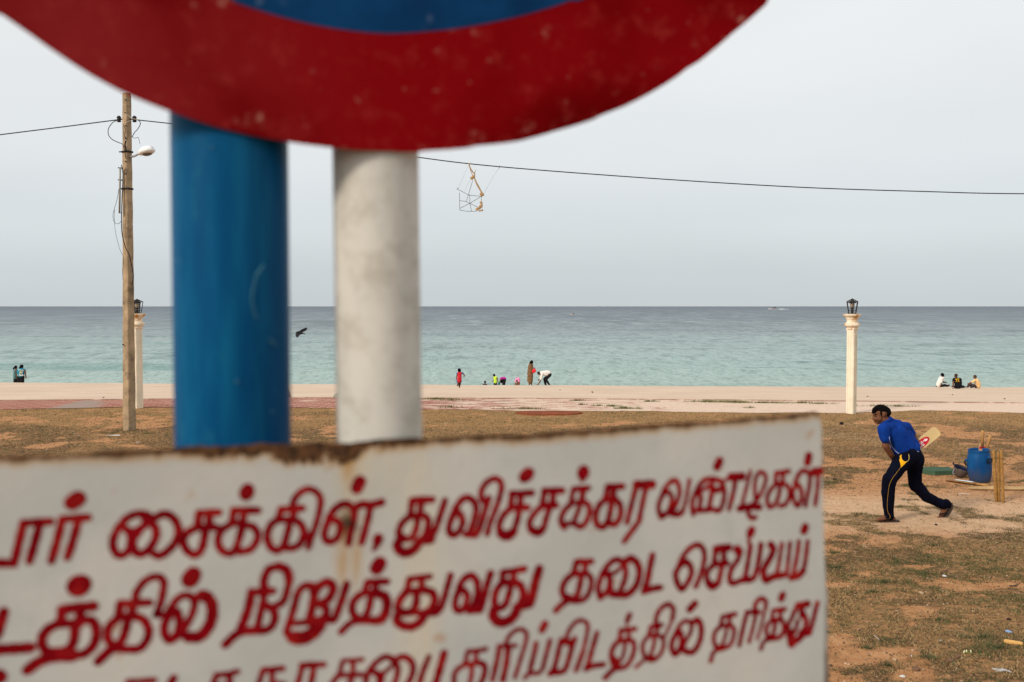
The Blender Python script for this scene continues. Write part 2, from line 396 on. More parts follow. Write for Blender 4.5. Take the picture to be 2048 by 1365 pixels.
def scatter(n, ymin, ymax, fx0, fx1, seed, use=None):
    r = np.random.default_rng(seed); y = np.sqrt(r.random(n)*(ymax**2-ymin**2)+ymin**2); x = y*(fx0+(fx1-fx0)*r.random(n))
    g, pa, dr = masks(x, y); fine_ = fbm(x*9, y*9, 3, 200)
    keep = r.random(n) < np.clip(g*1.0*nstep(fine_, .30, .62) + .015, 0, 1)
    keep &= y < y_grass(x)+.12*(r.random(n)-.5)
    x, y, dr = x[keep], y[keep], dr[keep]
    return np.stack([x, y, z_lawn(x, y)-.002], -1), dr
def lawn_cols(dr, P):
    grn = nstep(fbm(P[:, 0]*1.1, P[:, 1]*1.1, 3, 300), .54, .66)
    def f_(r, n):
        u = r.random((n, 1)); brown = np.array([.100, .062, .030])*(.4+u) ; tan = np.array([.42, .29, .14])*(.6+.6*u); green = np.array([.065, .085, .028])*(.6+.8*u)
        k = r.random(n); c_ = np.where((k < .34+.5*dr)[:, None], tan, brown)
        c_ = np.where((r.random(n) < .30+.55*grn-.25*dr)[:, None], green, c_)
        return c_
    return f_
P, dr = scatter(520000, 5.9, 14.5, .08, .72, 1)
tag(blades('near_grass', P, .017, .0055, lawn_cols(dr, P), 5, grass_m, 1.5), kind='stuff', label='short worn grass in patches on the near ground')
P, dr = scatter(420000, 14.3, 25.6, -.66, .66, 2)
tag(blades('far_grass', P, .019, .009, lawn_cols(dr, P), 6, grass_m, 1.3), kind='stuff', label='dry brown and golden grass towards the path')
# greener tufts: round the pole foot, along the path and scattered in the near patch
def tufts(spots, seed):
    r = np.random.default_rng(seed); out = []
    for (x, y, rx, ry, n) in spots:
        a = r.random(n)*2*np.pi; q = r.random(n)**.8*(.75+.6*np.sin(a*3+x*7)*np.sin(a*2)); X_ = x+np.cos(a)*q*rx; Y_ = y+np.sin(a)*q*ry
        out.append(np.stack([X_, Y_, z_lawn(X_, Y_)-.002], -1))
    return np.concatenate(out)
sp = []
for px, py, rx, n in ((262, 862, .55, 900), (225, 868, .5, 450), (300, 868, .5, 400), (1880, 1247, .28, 420), (1975, 1283, .40, 900), (2000, 1305, .45, 900), (1762, 1072, .16, 160), (1665, 1110, .22, 300), (1668, 1140, .3, 400),
                      (1795, 1130, .2, 250), (1850, 1155, .28, 350), (1770, 1170, .2, 300), (1945, 1168, .28, 320), (1970, 1145, .25, 260), (1873, 1095, .28, 260), (1776, 1290, .2, 300), (1780, 1340, .2, 320), (1855, 1325, .22, 300), (1740, 1190, .25, 320), (1960, 1312, .3, 400), (1735, 1305, .1, 120)):
    q = gpos(px, py); sp.append((q.x, q.y, rx, rx*.7, n))
P = tufts(sp, 3)
def green(r, n):
    c_ = np.array([.060, .088, .028])*(.5+.9*r.random((n, 1)))*np.where(r.random((n, 1)) < .15, 1.7, 1)
    return np.where(r.random((n, 1)) < .35, np.array([.14, .10, .055])*(.5+r.random((n, 1))), c_)
tag(blades('green_tufts', P, .022, .005, green, 8, grass_m, 1.3), kind='stuff', label='greener grass tufts standing out of the worn ground')
sp = []
for px, py, rx, ry, n in ((870, 801, 1.0, .12, 500), (905, 803, .5, .1, 150), (1415, 806, .8, .15, 450), (1470, 807, .9, .18, 600), (1530, 808, .9, .12, 400), (1600, 808, .8, .1, 300), (1640, 810, .5, .1, 160), (1152, 804, .3, .06, 130), (1163, 812, .15, .05, 90),
                      (1298, 805, .3, .06, 160), (1196, 814, .2, .05, 90), (1225, 815, .3, .08, 160), (1250, 819, .5, .15, 300), (1760, 814, .6, .1, 200), (1800, 815, .5, .08, 150), (1500, 818, .2, .05, 50), (900, 817, .4, .06, 120), (1050, 820, .9, .08, 250)):
    q = gpos(px, py); sp.append((q.x, q.y, rx, ry, n))
P = tufts(sp, 4); P[:, 2] += .012
tag(blades('path_weeds', P, .055, .012, lambda r, n: np.array([.13, .14, .045])*(.6+.9*r.random((n, 1))), 9, grass_m, .7), kind='stuff', label='low weeds growing through sand on the path')
# pebbles, twigs, crumbs of litter
def crumbs(name, n, ymin, ymax, f0, f1, size, cols, seed, label):
    r = np.random.default_rng(seed); y = np.sqrt(r.random(n)*(ymax**2-ymin**2)+ymin**2); x = y*(f0+(f1-f0)*r.random(n)); kp = r.random(n) > masks(x, y)[1]*.85; x, y = x[kp], y[kp]; n = len(x); z = z_lawn(x, y)
    V = np.array([(1, 0, 0), (-1, 0, 0), (0, 1, 0), (0, -1, 0), (0, 0, .7), (0, 0, -.7)], float)
    F = np.array([(0, 2, 4), (2, 1, 4), (1, 3, 4), (3, 0, 4), (2, 0, 5), (1, 2, 5), (3, 1, 5), (0, 3, 5)])
    s_ = size*(.3+r.random((n, 1, 3))**2); a = r.random(n)*6.28; ca, sa = np.cos(a), np.sin(a)
    W = V[None]*s_; W = np.stack([W[..., 0]*ca[:, None]-W[..., 1]*sa[:, None], W[..., 0]*sa[:, None]+W[..., 1]*ca[:, None], W[..., 2]], -1)
    co = (W+np.stack([x, y, z], -1)[:, None]).reshape(-1, 3); f = (F[None]+6*np.arange(n)[:, None, None]).reshape(-1, 3)
    me = np_mesh(name, co, f, grass_m, False); ca_ = me.attributes.new('tint', 'FLOAT_COLOR', 'POINT')
    cc = np.array(cols)[r.integers(0, len(cols), n)]; cc = np.repeat(cc, 6, 0)
    ca_.data.foreach_set('color', np.concatenate([cc, np.ones((len(cc), 1))], 1).astype(np.float32).ravel())
    return tag(link(name, me), kind='stuff', label=label)
crumbs('pebbles', 15000, 5.9, 15, .08, .72, .013, [(.2, .12, .07), (.3, .19, .11), (.10, .06, .04), (.5, .36, .25), (.06, .038, .026), (.07, .045, .03), (.05, .03, .02)], 21, 'small pebbles and crumbs of soil on the near ground')
crumbs('soil_crumbs', 16000, 14.8, 24, -.6, .66, .018, [(.07, .045, .03), (.10, .06, .04), (.05, .03, .02), (.16, .10, .055), (.40, .29, .17)], 23, 'dark crumbs and dead leaves scattered on the far lawn')
crumbs('pale_litter', 190, 6, 25, -.5, .6, .016, [(.7, .66, .6), (.65, .55, .4), (.6, .6, .62)], 22, 'tiny pale scraps scattered over the lawn')

# ------------------------------------------------------------ utility pole, wire, lamp, kite
def rotz(a): return Matrix.Rotation(a, 3, 'Z')
YP = 20.4
pole_base = gpos(259, 862); pole_base.z = 0; YP = pole_base.y
pole_top = at(253.5, 187, YP)
ut = thing('utility_pole', pole_base, 'tall tan square concrete utility pole at the left with street lamp and loose wires', 'utility pole')
conc = M('pole_concrete', (.36, .265, .165), .9, .35, 5, 22, .7, .012, col2=(.20, .145, .095), thr=(.50, .66))
dark = M('dark_iron', (.03, .025, .025), .6, .3, 20)
wire_m = M('black_wire', (.012, .012, .014), .5, .1)
def pole_pt(y_px): # centre line
    t = (862-y_px)/(862-187.); return pole_base.lerp(pole_top, t)
mb = MB(); A = math.radians(-31)
N_ = 26; ring = []
for i in range(N_+1):
    t_ = i/N_; c_ = pole_base.lerp(pole_top, t_); w_ = lerp(.192, .128, t_); ch = .012
    wob = .004*math.sin(i*2.3)
    for sx, sy in ((-1, -1), (1, -1), (1, 1), (-1, 1)):
        for k in (0, 1):
            d = Vector((sx*(w_/2-(ch if (k == (sx*sy > 0)) else 0)), sy*(w_/2-(ch if (k != (sx*sy > 0)) else 0)), 0))
            ring.append(c_ + rotz(A) @ d + Vector((wob, 0, 0 if i else -.3)))
fs = []
for i in range(N_):
    for k in range(8): fs.append((i*8+k, i*8+(k+1) % 8, (i+1)*8+(k+1) % 8, (i+1)*8+k))
fs.append(tuple(N_*8+k for k in range(8)))
mb.add(ring, fs).build('post', conc, ut)
def pole_bolt(px, py):
    p = at(px, py, YP-.11); MB().caps(p, .014, p+Vector((0, .03, 0)), .014, 6).build('bolt_hole', dark, ut)
for q in ((251, 200), (250, 226), (251, 252), (251, 277), (251, 323), (251, 348), (245.5, 690)): pole_bolt(*q)
for y_ in (303.5, 377):
    c_ = pole_pt(y_); mb = MB(); w_ = .165
    mb.square_stack([(w_, -.018), (w_, .018)], A, c_); mb.tube([c_+rotz(A)@Vector((-.13, -.09, 0)), c_+rotz(A)@Vector((.15, -.09, 0))], .012)
    mb.build('clamp_band', dark, ut)
for sx, px in ((-1, 238), (1, 269)):
    c_ = at(px, 239, YP-.02); mb = MB(); ce = pole_pt(239)
    mb.tube([ce, c_], .012); mb.lathe([(.02, -.06), (.05, -.05), (.03, -.03), (.05, -.01), (.03, .01), (.05, .03), (.03, .06), (.015, .07)], 10, Matrix.Translation(c_))
    mb.build('insulator', dark, ut, True)
# street lamp
mb = MB(); mb.tube(catmull([pole_pt(313)+Vector((.04, 0, 0)), at(268, 313, YP-.05), at(276, 309, YP-.1), at(283, 306, YP-.15)], 4), .022, 8)
arm = mb.build('lamp_arm', M('galvanised', (.35, .35, .34), .5, .2), ut, True)
head = MB(); p0 = at(280, 309, YP-.15); p1 = at(312, 298, YP-.35); q = (p1-p0).to_track_quat('X', 'Z').to_matrix()
prof = [(0, .055), (.06, .09), (.15, .125), (.26, .12), (.34, .08), (.38, .02)]; vs = []; n = 10
for (x_, r_) in prof:
    for k in range(n):
        a = 2*math.pi*k/n; vs.append(p0 + q @ Vector((x_, math.cos(a)*r_*1.15, math.sin(a)*r_*(.95 if math.sin(a) > 0 else .45))))
head.add(vs, [(i*n+k, i*n+(k+1) % n, (i+1)*n+(k+1) % n, (i+1)*n+k) for i in range(len(prof)-1) for k in range(n)] + [tuple(range(n)), tuple(len(vs)-n+k for k in range(n))])
hd = head.build('lamp_head', M('lamp_shell', (.82, .84, .84), .5, .08, 12, col2=(.36, .30, .28), thr=(.57, .60)), ut, True)
MB().ell(p0+q@Vector((.2, 0, -.045)), (.11, .09, .035), 10, q).build('lamp_glass', M('lamp_lens', (.16, .14, .12), .3, .2), hd)
# conduit and hanging wires
tube_m = M('grey_conduit', (.30, .29, .25), .6, .25, 6)
MB().tube([at(240.5, 335, YP-.12), at(239, 427, YP-.12)], .02, 8).build('conduit', tube_m, ut, True)
for y_ in (336, 360): MB().tube([at(236, y_, YP-.12), at(246, y_+1, YP-.1)], .012).build('conduit_clip', dark, ut)
def wires(pts, r, nm='loose_wire', Y=YP-.14, m=wire_m): MB().tube(catmull([at(x, y, Y) for x, y in pts], 5), r, 5).build(nm, m, ut, True)
wires([(236, 240), (225, 246), (217, 258), (217, 270), (224, 279), (236, 285), (245, 289), (249, 300), (252, 318)], .008)
wires([(276, 240), (281, 247), (276, 258), (269, 266), (264, 275)], .008)
wires([(250, 227), (258, 233), (266, 238), (280, 240)], .006, m=M('pale_wire', (.5, .45, .38), .6, .1))
wires([(246, 248), (256, 244), (265, 240)], .005, m=M('pale_wire', (.5, .45, .38), .6, .1))
wires([(264, 274), (271, 277), (276, 275), (279, 283), (280, 289)], .0045)
wires([(248, 252), (252, 262), (249, 272), (255, 280)], .005)
wires([(243, 330), (246, 350), (244, 400), (243, 450), (246, 478), (252, 497), (259, 512), (264, 535), (267, 552), (264, 570)], .009)
wires([(238, 378), (234, 400), (229, 418), (226, 432), (229, 445), (237, 448), (243, 440), (242, 425)], .0045)
wires([(229, 418), (229, 445), (232, 470), (240, 500), (246, 512), (247, 525), (245, 540), (246, 560)], .0035)
wires([(252, 282), (250, 290), (253, 304)], .016)
# overhead wire, in two spans from the insulators
def span(pts, name, label):
    P = [at(x, y, YP-.03) for x, y in pts]; mb = MB().tube(catmull(P, 8), .011, 6)
    o = mb.build(name, wire_m, None, True, loc=P[0]); return tag(o, label, 'cable')
span([(-420, 322), (-200, 296), (0, 270), (120, 255), (236, 240)], 'overhead_cable', 'black overhead cable running from the pole out of the left edge')
span([(271, 240), (345, 248), (600, 276), (720, 295), (840, 315.5), (1000, 334), (1300, 357), (1600, 375), (1850, 383.5), (2048, 388), (2500, 388)], 'overhead_cable', 'long black overhead cable sagging across the sky to the right')
# remains of a kite caught on the wire
YK = YP-.05; zk = lambda x, y: at(860+x/8.53, 280+y/8.53, YK)
kt = thing('tangled_kite', zk(665, 395), 'skeleton of a broken kite tangled with string and rag on the overhead cable', 'kite')
stick = M('kite_stick', (.05, .035, .02), .8, .2); rag = M('kite_rag', (.42, .27, .13), .9, .35, 20)
for P in ([(460, 840), (560, 890), (660, 945), (870, 965)], [(500, 900), (508, 1200)], [(730, 690), (620, 1050)], [(590, 1045), (680, 1085), (820, 1155)], [(678, 930), (680, 1085), (708, 1220)], [(510, 1170), (680, 1085), (860, 975)], [(508, 1200), (640, 1222), (800, 1220)], [(875, 975), (875, 1050)], [(510, 1040), (600, 1050)], [(455, 845), (485, 820)]):
    MB().tube([zk(*p) for p in P], .0045, 5).build('stick', stick, kt)
for P, r in (([(665, 395), (680, 470), (730, 550), (760, 580), (755, 640)], .012), ([(665, 395), (690, 520), (735, 620)], .006), ([(745, 630), (800, 770), (870, 890), (885, 930)], .008), ([(765, 660), (790, 720), (860, 850), (900, 930)], .010), ([(780, 515), (760, 580)], .006)):
    MB().tube(catmull([zk(*p) for p in P], 4), r, 6).build('cord', rag, kt, True)
def ragb(pts):
    mb = MB()
    for x_, y_, r_ in pts: mb.ell(zk(x_, y_), (r_*1.2/8.53/97.5, .02, r_/8.53/97.5), 8)
    mb.build('rag', rag, kt)
ragb([(740, 630, 28), (715, 655, 26), (700, 650, 14)]); ragb([(880, 925, 30), (900, 940, 22), (875, 960, 16)])
ragb([(872, 1070, 22), (880, 1110, 20), (868, 1140, 26), (840, 1165, 24), (805, 1185, 26), (850, 1130, 14)]); ragb([(850, 1212, 16), (888, 1202, 18)])
for P in ([(650, 440), (560, 650), (485, 825)], [(1195, 450), (1170, 490), (1060, 660), (960, 840), (900, 930)], [(700, 680), (640, 760), (590, 880)]):
    MB().tube([zk(*p) for p in P], .0022, 4).build('string', M('kite_string', (.35, .36, .36), .7, .1), kt)
p = zk(1195, 445); MB().tube([p, zk(1175, 490)], .005, 5).build('string_knot', stick, kt)

# ------------------------------------------------------------ lamp columns
cream = M('column_plaster', (.80, .72, .57), .8, .12, 4, 14, .4, .01, col2=(.50, .32, .16), thr=(.60, .76))
capm = M('stained_capital', (.78, .68, .52), .8, .15, 9, 14, .4, .01, col2=(.50, .27, .10), thr=(.48, .62))
iron = M('lantern_iron', (.035, .028, .025), .6, .3, 20)
glass = NT('lantern_glass'); glass = glass.out((.30, .25, .18), .15, .5)
def column(px, py, label, s=1.0):
    b = gpos(px, py); c = thing('lamp_column', b, label, 'lamp column', 'cream lamp columns along the path')
    R = math.radians(45); L = lambda *a: Vector(b)+Vector(a)
    mb = MB(); mb.square_stack([(.172, -.2), (.172, 1.93), (.182, 1.95), (.182, 1.98), (.205, 2.0), (.205, 2.03)], R, b); mb.build('shaft', cream, c)
    for k, sgn in ((0, -1), (1, 1)): # raised edge strips leave a sunk panel on each visible face
        n_ = Vector((sgn*math.sin(R), -math.cos(R), 0)); t_ = Vector((math.cos(R), sgn*math.sin(R), 0))
        for e in (-1, 1):
            mb = MB(); cc = L(0, 0, .98)+n_*.090+t_*e*.064; Mx = Matrix((t_, n_, Vector((0, 0, 1)))).transposed()
            mb.box(cc, (.036, .012, 1.86), Mx); mb.build('edge_strip', cream, c)
        if sgn == 1:
            for i in range(30): MB().ell(L(0, 0, .10+i*.061)+n_*.088, (.016, .016, .020), 6).build('bead', cream, c) if i else MB().ell(L(0, 0, .10)+n_*.088, (.016, .016, .020), 6).build('bead', cream, c)
        else:
            MB().box(L(0, 0, .98)+n_*.088, (.03, .01, 1.8), Matrix((t_, n_, Vector((0, 0, 1)))).transposed()).build('edge_strip', cream, c)
    Tm = Matrix.Translation(b)
    MB().lathe([(.118, 2.0), (.125, 2.02), (.125, 2.045), (.148, 2.06), (.148, 2.075), (.178, 2.085), (.182, 2.11), (.178, 2.145), (.140, 2.155), (.140, 2.17), (.122, 2.18), (.120, 2.235), (.134, 2.245), (.134, 2.262), (.150, 2.285), (.185, 2.315), (.190, 2.325), (.208, 2.33), (.208, 2.365), (.12, 2.37)], 26, Tm).build('capital', capm, c)
    ln = MB(); z0, z1 = 2.37, 2.66; r0, r1 = .09, .138; n = 6
    ang = lambda k: 2*math.pi*k/n + .3
    for k in range(n):
        a = L(math.cos(ang(k))*r0, math.sin(ang(k))*r0, z0); d = L(math.cos(ang(k))*r1, math.sin(ang(k))*r1, z1); e = L(0, 0, 2.725)
        ln.tube([a, d], .009, 5); ln.tube([d, e], .010, 5)
        for (r_, z_) in ((r0, z0+.012), (r1, z1), (lerp(r0, r1, .28), lerp(z0, z1, .28))):
            ln.tube([L(math.cos(ang(k))*r_, math.sin(ang(k))*r_, z_), L(math.cos(ang(k+1))*r_, math.sin(ang(k+1))*r_, z_)], .007, 5)
    lo = ln.build('lantern_cage', iron, c)
    MB().lathe([(.03, 2.37), (.035, 2.44), (.02, 2.47), (.045, 2.49), (.05, 2.51)], 10, Tm).build('lamp_holder', iron, lo, True)
    MB().lathe([(.035, 2.512), (.055, 2.55), (.06, 2.60), (.045, 2.62)], 10, Tm).build('lamp_bowl', glass, lo, True)
    MB().lathe([(.10, 2.622), (.085, 2.65), (.05, 2.68), (.02, 2.70), (.012, 2.735)], 12, Tm).build('lantern_cap', iron, lo, True)
column(1702, 828, 'cream lamp column standing free at the right, just behind the batsman')
column(277, 817, 'cream lamp column half hidden behind the utility pole at the left')

# ------------------------------------------------------------ figures
_fig_mats = {}
def cloth(name, col, var=.18, b=.5):
    return M(name, col, .85, var, 6, 28, b, .012)
skin_m = M('skin_brown', (.155, .066, .034), .65, .18, 12, 60, .15)
hair_m = M('black_hair', (.0045, .004, .004), .9, .3, 60, 120, .5, spec=.03)
def fuse(name, mb, mat, parent, voxel, smooth_it=4, noise=0):
    """melt overlapping shapes into one continuous surface"""
    me = bpy.data.meshes.new(name); me.from_pydata(mb.v, [], mb.f)
    bm = bmesh.new(); bm.from_mesh(me); bmesh.ops.recalc_face_normals(bm, faces=bm.faces); bm.to_mesh(me); bm.free()
    o = bpy.data.objects.new('tmp', me); C.objects.link(o)
    r = o.modifiers.new('r', 'REMESH'); r.mode = 'VOXEL'; r.voxel_size = voxel
    s_ = o.modifiers.new('s', 'SMOOTH'); s_.iterations = smooth_it; s_.factor = .5
    dg = bpy.context.evaluated_depsgraph_get(); dg.update()
    out = bpy.data.meshes.new_from_object(o.evaluated_get(dg)); bpy.data.objects.remove(o); bpy.data.meshes.remove(me)
    out.name = name; out.materials.clear(); out.materials.append(mat)
    if noise:
        co = np.empty(len(out.vertices)*3); out.vertices.foreach_get('co', co); co = co.reshape(-1, 3)
        no = np.empty(len(out.vertices)*3); out.vertices.foreach_get('normal', no); no = no.reshape(-1, 3)
        d = fbm(co[:, 0]*14+co[:, 1]*7, co[:, 2]*9+co[:, 0]*5, 3)-.5
        d2 = np.abs(fbm(co[:, 0]*9-co[:, 2]*7, co[:, 2]*13+co[:, 0]*9+co[:, 1]*4, 2)-.5)
        co = co + no*((d+.6*d2)*noise)[:, None]; out.vertices.foreach_set('co', co.ravel())
    out.shade_smooth(); return link(name, out, parent)

class Fig:
    """a figure whose joints are read off the photograph through a zoom window, at distance D"""
    def __init__(s, zoom, D, base, label, group=None):
        s.z = zoom; s.D = D; s.s = 1/zoom[2]*D/1991.; s.root = thing('person', s.p(*base), label, 'person', group); s.vox = max(.009, s.s*3.0)
    def p(s, x, y, d=0): return at(s.z[0]+x/s.z[2], s.z[1]+y/s.z[2], s.D+d)
    def part(s, name, mat, items, noise=0, vox=None):
        mb = MB()
        for it in items:
            a = it[0]; b = it[1] if len(it) > 1 else a
            pa = s.p(a[0], a[1], a[3] if len(a) > 3 else 0); pb = s.p(b[0], b[1], b[3] if len(b) > 3 else 0)
            mb.caps(pa, a[2]*s.s, pb, b[2]*s.s, 12)
        return fuse(name, mb, mat, s.root, vox or s.vox, 3, noise)
def far_people():
    Zc = (880, 700, 8.192); G1 = 'family playing where the beach drops to the water'
    f = Fig(Zc, 46, (318, 642), 'small girl in red and blue dress running on the sand', G1)
    f.part('body', skin_m, [((317, 360, 10), (318, 390, 14)), ((290, 390, 10), (365, 388, 10)), ((318, 390, 14), (318, 520, 14)), ((318, 520, 13), (330, 545, 13)), ((318, 520, 13), (302, 545, 13)), ((317, 340, 24), (317, 372, 12)), ((372, 388, 11, -.02), (400, 415, 9, .05)), ((400, 415, 9, .05), (393, 442, 8, .08)), ((286, 395, 11), (272, 440, 9)), ((272, 440, 9), (268, 490, 8)), ((330, 540, 18), (322, 590, 13)), ((322, 590, 13), (314, 634, 9)), ((314, 636, 9), (322, 641, 8, -.06)), ((302, 540, 17), (292, 580, 13, .1)), ((292, 580, 12, .1), (284, 590, 9, .2))])
    f.part('hair', hair_m, [((316, 330, 28), (318, 345, 27)), ((318, 355, 20),)])
    f.part('red_dress', cloth('red_cloth', (.50, .025, .035)), [((300, 385, 22), (342, 385, 22)), ((322, 400, 32), (318, 470, 36)), ((318, 470, 36), (316, 505, 38))], .01)
    f.part('blue_sleeve', cloth('blue_cloth', (.05, .09, .30)), [((288, 384, 17), (280, 392, 15))]); f.part('blue_sleeve', cloth('blue_cloth', (.05, .09, .30)), [((362, 382, 17), (376, 388, 14))])
    f.part('blue_hem', cloth('blue_cloth', (.05, .09, .30)), [((285, 515, 16), (345, 520, 16)), ((275, 522, 10), (300, 530, 12))])
    f.part('leggings', cloth('black_cloth', (.012, .011, .013)), [((326, 530, 21), (322, 575, 15)), ((322, 575, 15), (316, 618, 10)), ((304, 530, 19), (294, 572, 14, .1)), ((294, 572, 13, .1), (285, 586, 10, .18))])
    f = Fig(Zc, 62, (738, 640), 'child in dark shirt showing only head and shoulders above the sand crest', G1)
    f.part('body', skin_m, [((738, 530, 17), (738, 545, 13)), ((738, 560, 8),)])
    f.part('hair', hair_m, [((739, 527, 19),)])
    f.part('grey_shirt', cloth('dark_grey_cloth', (.035, .04, .045)), [((712, 572, 15), (762, 572, 15)), ((738, 585, 30), (738, 640, 30))])
    f = Fig(Zc, 61, (905, 690), 'child in lime green vest standing behind the sand crest', G1)
    f.part('body', skin_m, [((895, 440, 10), (910, 545, 14)), ((880, 450, 9), (925, 450, 9)), ((910, 545, 12), (895, 565, 12)), ((910, 545, 12), (918, 565, 12)), ((886, 420, 18), (890, 435, 14)), ((893, 440, 9), (897, 452, 10)), ((880, 452, 9), (884, 488, 7)), ((884, 488, 7), (858, 524, 7, -.05)), ((928, 450, 10), (945, 492, 8)), ((945, 492, 8), (953, 545, 7)), ((895, 560, 14), (893, 680, 10)), ((918, 560, 14), (920, 680, 10))])
    f.part('hair', hair_m, [((885, 413, 20), (888, 420, 19))])
    f.part('lime_vest', cloth('lime_cloth', (.52, .75, .06)), [((888, 452, 16), (920, 448, 18)), ((902, 465, 25), (910, 512, 27)), ((908, 512, 27), (908, 528, 27))], .01)
    f.part('shorts', cloth('navy_cloth', (.015, .02, .05)), [((895, 545, 17), (894, 600, 17)), ((920, 545, 17), (920, 600, 17))])
    f = Fig(Zc, 61, (1035, 690), 'person in magenta top bending down at the sand crest beside the lime vest child', G1)
    f.part('body', skin_m, [((1012, 505, 12), (1010, 478, 10)), ((1010, 475, 10), (990, 490, 10)), ((1005, 470, 10), (1055, 480, 12)), ((1055, 480, 12), (1058, 610, 10)), ((1012, 510, 17), (1008, 530, 14)), ((990, 490, 10), (978, 560, 9)), ((1060, 600, 12), (1058, 680, 10))])
    f.part('hair', hair_m, [((1012, 505, 20), (1008, 535, 15)), ((1030, 500, 20), (1000, 520, 16))])
    f.part('magenta_top', cloth('magenta_cloth', (.42, .02, .28)), [((1000, 468, 17), (1045, 462, 22)), ((1045, 462, 22), (1066, 470, 20))], .01)
    f.part('trousers', cloth('black_cloth', (.012, .011, .013)), [((1062, 490, 23), (1050, 560, 20)), ((1050, 560, 20), (1050, 680, 16)), ((1035, 505, 18), (1035, 590, 16))])
    f.part('teal_shape', cloth('teal_dark_cloth', (.02, .11, .11)), [((985, 520, 13), (962, 570, 14)), ((955, 575, 12), (950, 590, 10))])  # unclear bag-like teal shape at her arm, added as a piece of cloth
    f = Fig(Zc, 61, (1270, 690), 'child in pink and white top stooping at the sand crest', G1)
    f.part('body', skin_m, [((1270, 518, 12), (1270, 485, 10)), ((1242, 495, 9), (1300, 500, 9)), ((1285, 485, 12), (1285, 540, 12)), ((1285, 540, 12), (1256, 566, 12)), ((1285, 540, 12), (1285, 566, 12)), ((1270, 520, 17), (1268, 540, 13)), ((1238, 500, 9), (1232, 555, 8)), ((1232, 555, 8), (1228, 600, 7)), ((1305, 510, 9), (1300, 570, 8)), ((1255, 560, 13), (1252, 680, 9)), ((1285, 560, 13), (1288, 680, 9))])
    f.part('hair', hair_m, [((1258, 462, 9), (1258, 500, 13)), ((1262, 500, 14), (1272, 528, 15))])
    f.part('pink_top', cloth('pink_cloth', (.75, .28, .48)), [((1245, 485, 16), (1285, 472, 22)), ((1285, 475, 22), (1292, 515, 22)), ((1243, 490, 14), (1238, 530, 12))], .01)
    f = Fig(Zc, 56, (1480, 583), 'woman in long brown patterned dress with black hair holding a red bag', G1)
    f.part('body', skin_m, [((1496, 245, 12), (1484, 380, 14)), ((1496, 250, 12), (1514, 262, 10, -.05)), ((1484, 380, 14), (1470, 545, 12)), ((1484, 380, 14), (1500, 545, 12)), ((1468, 570, 7), (1460, 582, 7)), ((1500, 570, 7), (1500, 582, 7)), ((1506, 205, 19), (1508, 222, 14)), ((1500, 228, 9), (1495, 245, 12)), ((1514, 262, 10, -.05), (1522, 300, 9, -.06)), ((1522, 300, 9, -.06), (1560, 303, 7, -.04)), ((1468, 540, 12), (1463, 572, 9)), ((1500, 540, 12), (1500, 575, 9)), ((1460, 580, 7), (1444, 583, 6)), ((1500, 580, 7), (1520, 583, 6))])
    f.part('hair', hair_m, [((1502, 198, 27), (1504, 205, 26)), ((1482, 212, 20), (1478, 235, 12))])
    pat = NT('patterned_cloth'); vo = pat.noise(9, 4, rough=.7)
    pm = pat.out(pat.mix(pat.rng(pat.noise(22, 3), .55, .6), pat.mix(pat.rng(vo, .45, .55), (.10, .055, .025), (.20, .14, .06)), (.25, .05, .03)), .85, .2)
    f.part('dress', pm, [((1482, 245, 24), (1505, 250, 22)), ((1490, 265, 36), (1480, 330, 42)), ((1480, 330, 42), (1482, 430, 46)), ((1482, 430, 44), (1478, 520, 42)), ((1465, 250, 18, .05), (1440, 400, 14, .05)), ((1450, 440, 20), (1440, 505, 14))], .02)
    f.part('sandal', cloth('brown_leather', (.08, .04, .02)), [((1463, 585, 7), (1442, 587, 6))]); f.part('sandal', cloth('brown_leather', (.08, .04, .02)), [((1500, 584, 7), (1524, 587, 6))])
    b = MB(); c_ = f.p(1543, 345, -.12); b.ell(c_, (31*f.s, 24*f.s, 34*f.s), 14); b.tube([f.p(1556, 306, -.06), f.p(1548, 315, -.1)], 7*f.s, 6); b.ell(f.p(1528, 362, -.12), (22*f.s, 18*f.s, 20*f.s), 10)
    o = fuse('plastic_bag', b, M('red_plastic', (.78, .02, .03), .35, .12, 8), None, .02, 2, .02); tag(o, 'bright red plastic bag held by the woman in the long brown dress', 'bag')
    f = Fig(Zc, 56, (1730, 588), 'man in white shirt and black trousers bending down to the sand', G1)
    f.part('body', skin_m, [((1650, 390, 13), (1780, 390, 16)), ((1665, 385, 12), (1668, 400, 12, -.1)), ((1668, 400, 12, -.1), (1655, 480, 11, -.1)), ((1660, 385, 12), (1640, 470, 9, .1)), ((1780, 395, 14), (1712, 478, 12, .1)), ((1712, 478, 12, .1), (1728, 565, 9, .1)), ((1785, 400, 14), (1735, 485, 12, -.05)), ((1735, 485, 12, -.05), (1785, 562, 9, 0)), ((1616, 392, 22), (1630, 402, 16)), ((1638, 398, 12), (1655, 388, 15)), ((1655, 478, 13, -.1), (1635, 530, 11, -.12)), ((1635, 530, 11, -.12), (1605, 570, 9, -.12)), ((1602, 572, 10, -.12), (1586, 579, 8, -.12)), ((1640, 470, 11, .1), (1610, 498, 9, .1)), ((1728, 560, 12, .1), (1740, 574, 9, .1)), ((1785, 560, 12), (1800, 574, 9))])
    f.part('hair', hair_m, [((1612, 384, 22), (1620, 380, 22))])
    f.part('white_shirt', cloth('white_cloth', (.74, .70, .66)), [((1665, 375, 28), (1735, 372, 34)), ((1735, 372, 34), (1785, 378, 34)), ((1690, 400, 28), (1755, 400, 28)), ((1672, 395, 20, -.1), (1650, 482, 17, -.1)), ((1660, 400, 18, .1), (1638, 465, 13, .1))], .02)
